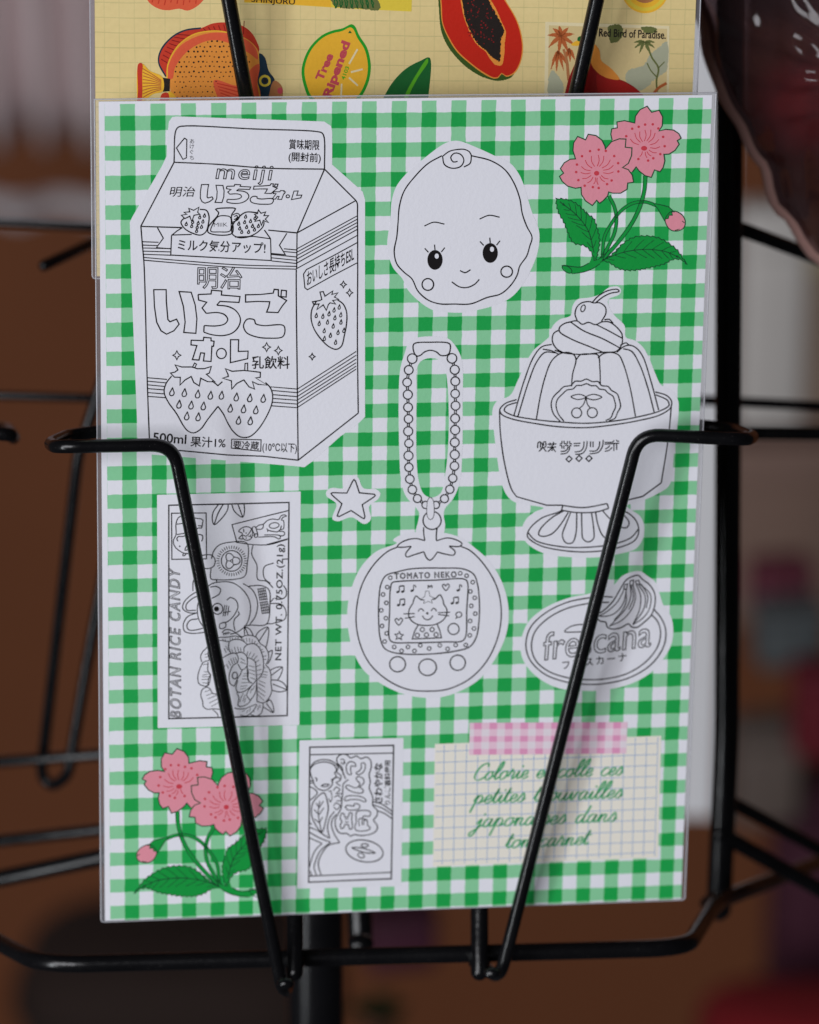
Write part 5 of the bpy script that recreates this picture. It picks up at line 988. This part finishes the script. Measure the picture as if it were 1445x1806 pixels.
k.circ(K_(800, 1330), 33.2, 19, 10, 1.8, 20); lines(k, K_, [[(668, 1295), (780, 1300), (912, 1350), (800, 1346)]], 1.6, True); k.circ(K_(803, 1270), 6.3, 3, 0, 1.5); k.circ(K_(765, 1378), 6, 4, 25, 1.5)
lines(k, K_, [[(885, 805), (980, 830), (1095, 910)], [(880, 835), (1000, 880), (1095, 945)], [(942, 905), (1010, 930), (1092, 985)]], 1.6)
s.done('small white oblong sticker of an apple sweet packet')
# ---------------- squared note with tape
nq = L_([(108, 180), (1262, 138), (1245, 760), (98, 805)])
def bil(q, u, v): return tuple(q[0][i] * (1 - u) * (1 - v) + q[1][i] * u * (1 - v) + q[2][i] * u * v + q[3][i] * (1 - u) * v for i in (0, 1))
note = Art(SG, ZW); note.fill(nq, False); grid = Art(SG, ZW + .00001)
for i in range(20):
    u = .041 + i * .0497
    if u < .995: grid.line([bil(nq, u, 0.01), bil(nq, u, .5), bil(nq, u, .985)], 1.1)
for j in range(11):
    v = .062 + j * .0893
    if v < .99: grid.line([bil(nq, .004, v), bil(nq, .5, v), bil(nq, .985, v)], 1.1)
nr = note.build('squared_note_print', M['cream'], gc); grid.build('grid_lines', M['blue_line'], nr)
tq = L_([(285, 72), (1090, 68), (1083, 228), (282, 235)]); tape = Art(SG, ZW + .000022); ncol = 19.6; nrow = 5
def tcell(u0, u1, v0, v1, m): tape.cur = m; tape.fill([bil(tq, u0, v0), bil(tq, u1, v0), bil(tq, u1, v1), bil(tq, u0, v1)], False)
rows = [(0, .2, 1), (.2, .42, 0), (.42, .6, 1), (.6, .82, 0), (.82, 1, 1)]
c0 = 0; ci = 0
while c0 < 1:
    c1 = min(1, c0 + (.049 if ci else .028))
    for a, b, pk in rows: tcell(c0, c1, a, b, (1 if pk else 0) + (1 if ci % 2 else 0))
    c0 = c1; ci += 1
tape.build('gingham_tape', [M['tape_white'], M['tape_light'], M['tape_dark']], nr)
GL = {'o': (.8, [[(.55, .95), (.25, .92), (.06, .5), (.2, .05), (.48, .1), (.66, .5), (.55, .95), (.85, .8)]]), 'c': (.68, [[(.6, .8), (.4, 1), (.12, .75), (.05, .3), (.28, 0), (.7, .3)]]), 'e': (.68, [[(0, .3), (.5, .62), (.46, .95), (.22, .92), (.08, .4), (.28, .02), (.7, .3)]]),
    'l': (.52, [[(0, .3), (.42, 1.5), (.4, 2.1), (.24, 1.95), (.12, .6), (.24, .02), (.52, .3)]]), 'r': (.70, [[(0, .3), (.22, 1.2), (.26, .9), (.46, .86), (.42, .3), (.5, .02), (.7, .3)]]), 'i': (.48, [[(0, .3), (.2, .95), (.15, .3), (.28, .02), (.5, .3)], [(.26, 1.42), (.34, 1.56)]]),
    't': (.5, [[(0, .3), (.22, 1.7), (.15, .4), (.28, .02), (.52, .3)], [(-.02, 1.12), (.5, 1.2)]]), 's': (.62, [[(0, .2), (.34, 1.08), (.5, .5), (.36, .04), (.08, .1)], [(.45, .2), (.64, .45)]]), 'p': (.82, [[(0, .3), (.18, 1), (.08, -1)], [(.17, .7), (.4, 1), (.62, .7), (.5, .1), (.2, .12)], [(.5, .1), (.84, .3)]]),
    'u': (.95, [[(0, .3), (.15, .95), (.1, .25), (.3, .02), (.55, .35), (.66, .95), (.6, .25), (.74, .02), (.96, .3)]]), 'v': (.8, [[(0, .3), (.15, .95), (.24, .05), (.36, .05), (.62, .95), (.82, .8)]]), 'a': (.88, [[(.6, .85), (.34, 1), (.08, .6), (.15, .05), (.4, .1), (.63, .95)], [(.63, .95), (.58, .25), (.7, .02), (.9, .3)]]),
    'n': (.86, [[(0, .3), (.13, .95), (.18, .8), (.15, 0)], [(.15, .5), (.38, .95), (.54, .85), (.5, .25), (.64, .02), (.88, .3)]]), 'j': (.5, [[(0, .4), (.25, .95), (.1, -.7), (-.15, -1), (-.26, -.7), (.1, -.2), (.52, .3)], [(.3, 1.42), (.38, 1.56)]]), 'd': (.92, [[(.6, .85), (.34, 1), (.08, .6), (.15, .05), (.4, .1), (.62, .8)], [(.76, 2), (.6, .4), (.7, .02), (.94, .3)]]),
    'C': (1.0, [[(.92, 1.55), (.84, 1.95), (.42, 1.85), (.06, 1.05), (.16, .2), (.5, 0), (1.02, .35)], [(.62, 2.05), (.9, 1.8)]])}
scr = Art(SG, ZW + .00002)
for body, x0, y0, x1, y1, xh in (('Colorie et colle ces', 298, 366, 1058, 340, 43), ('petites trouvailles', 300, 486, 1056, 456, 43), ('japonaises dans', 312, 606, 1026, 576, 44), ('ton carnet', 462, 713, 885, 693, 42)):
    adv = 0; items = []
    for ch in body:
        if ch == ' ': adv += .75; continue
        wd, st = GL[ch]; items.append((adv, st)); adv += wd
    kx = (x1 - x0) / adv; slope = (y1 - y0) / (x1 - x0)
    for ad, st in items:
        for q in st:
            P = []
            for a, b in q: X = x0 + (ad + a) * kx + b * xh * .46; P.append(L_(X, y0 + (X - x0) * slope - b * xh))
            scr.line(P, 2.0, press=.42)
scr.build('handwriting', M['script'], nr)
# ---------------- everything stands up straight in the file
bpy.context.view_layer.update()
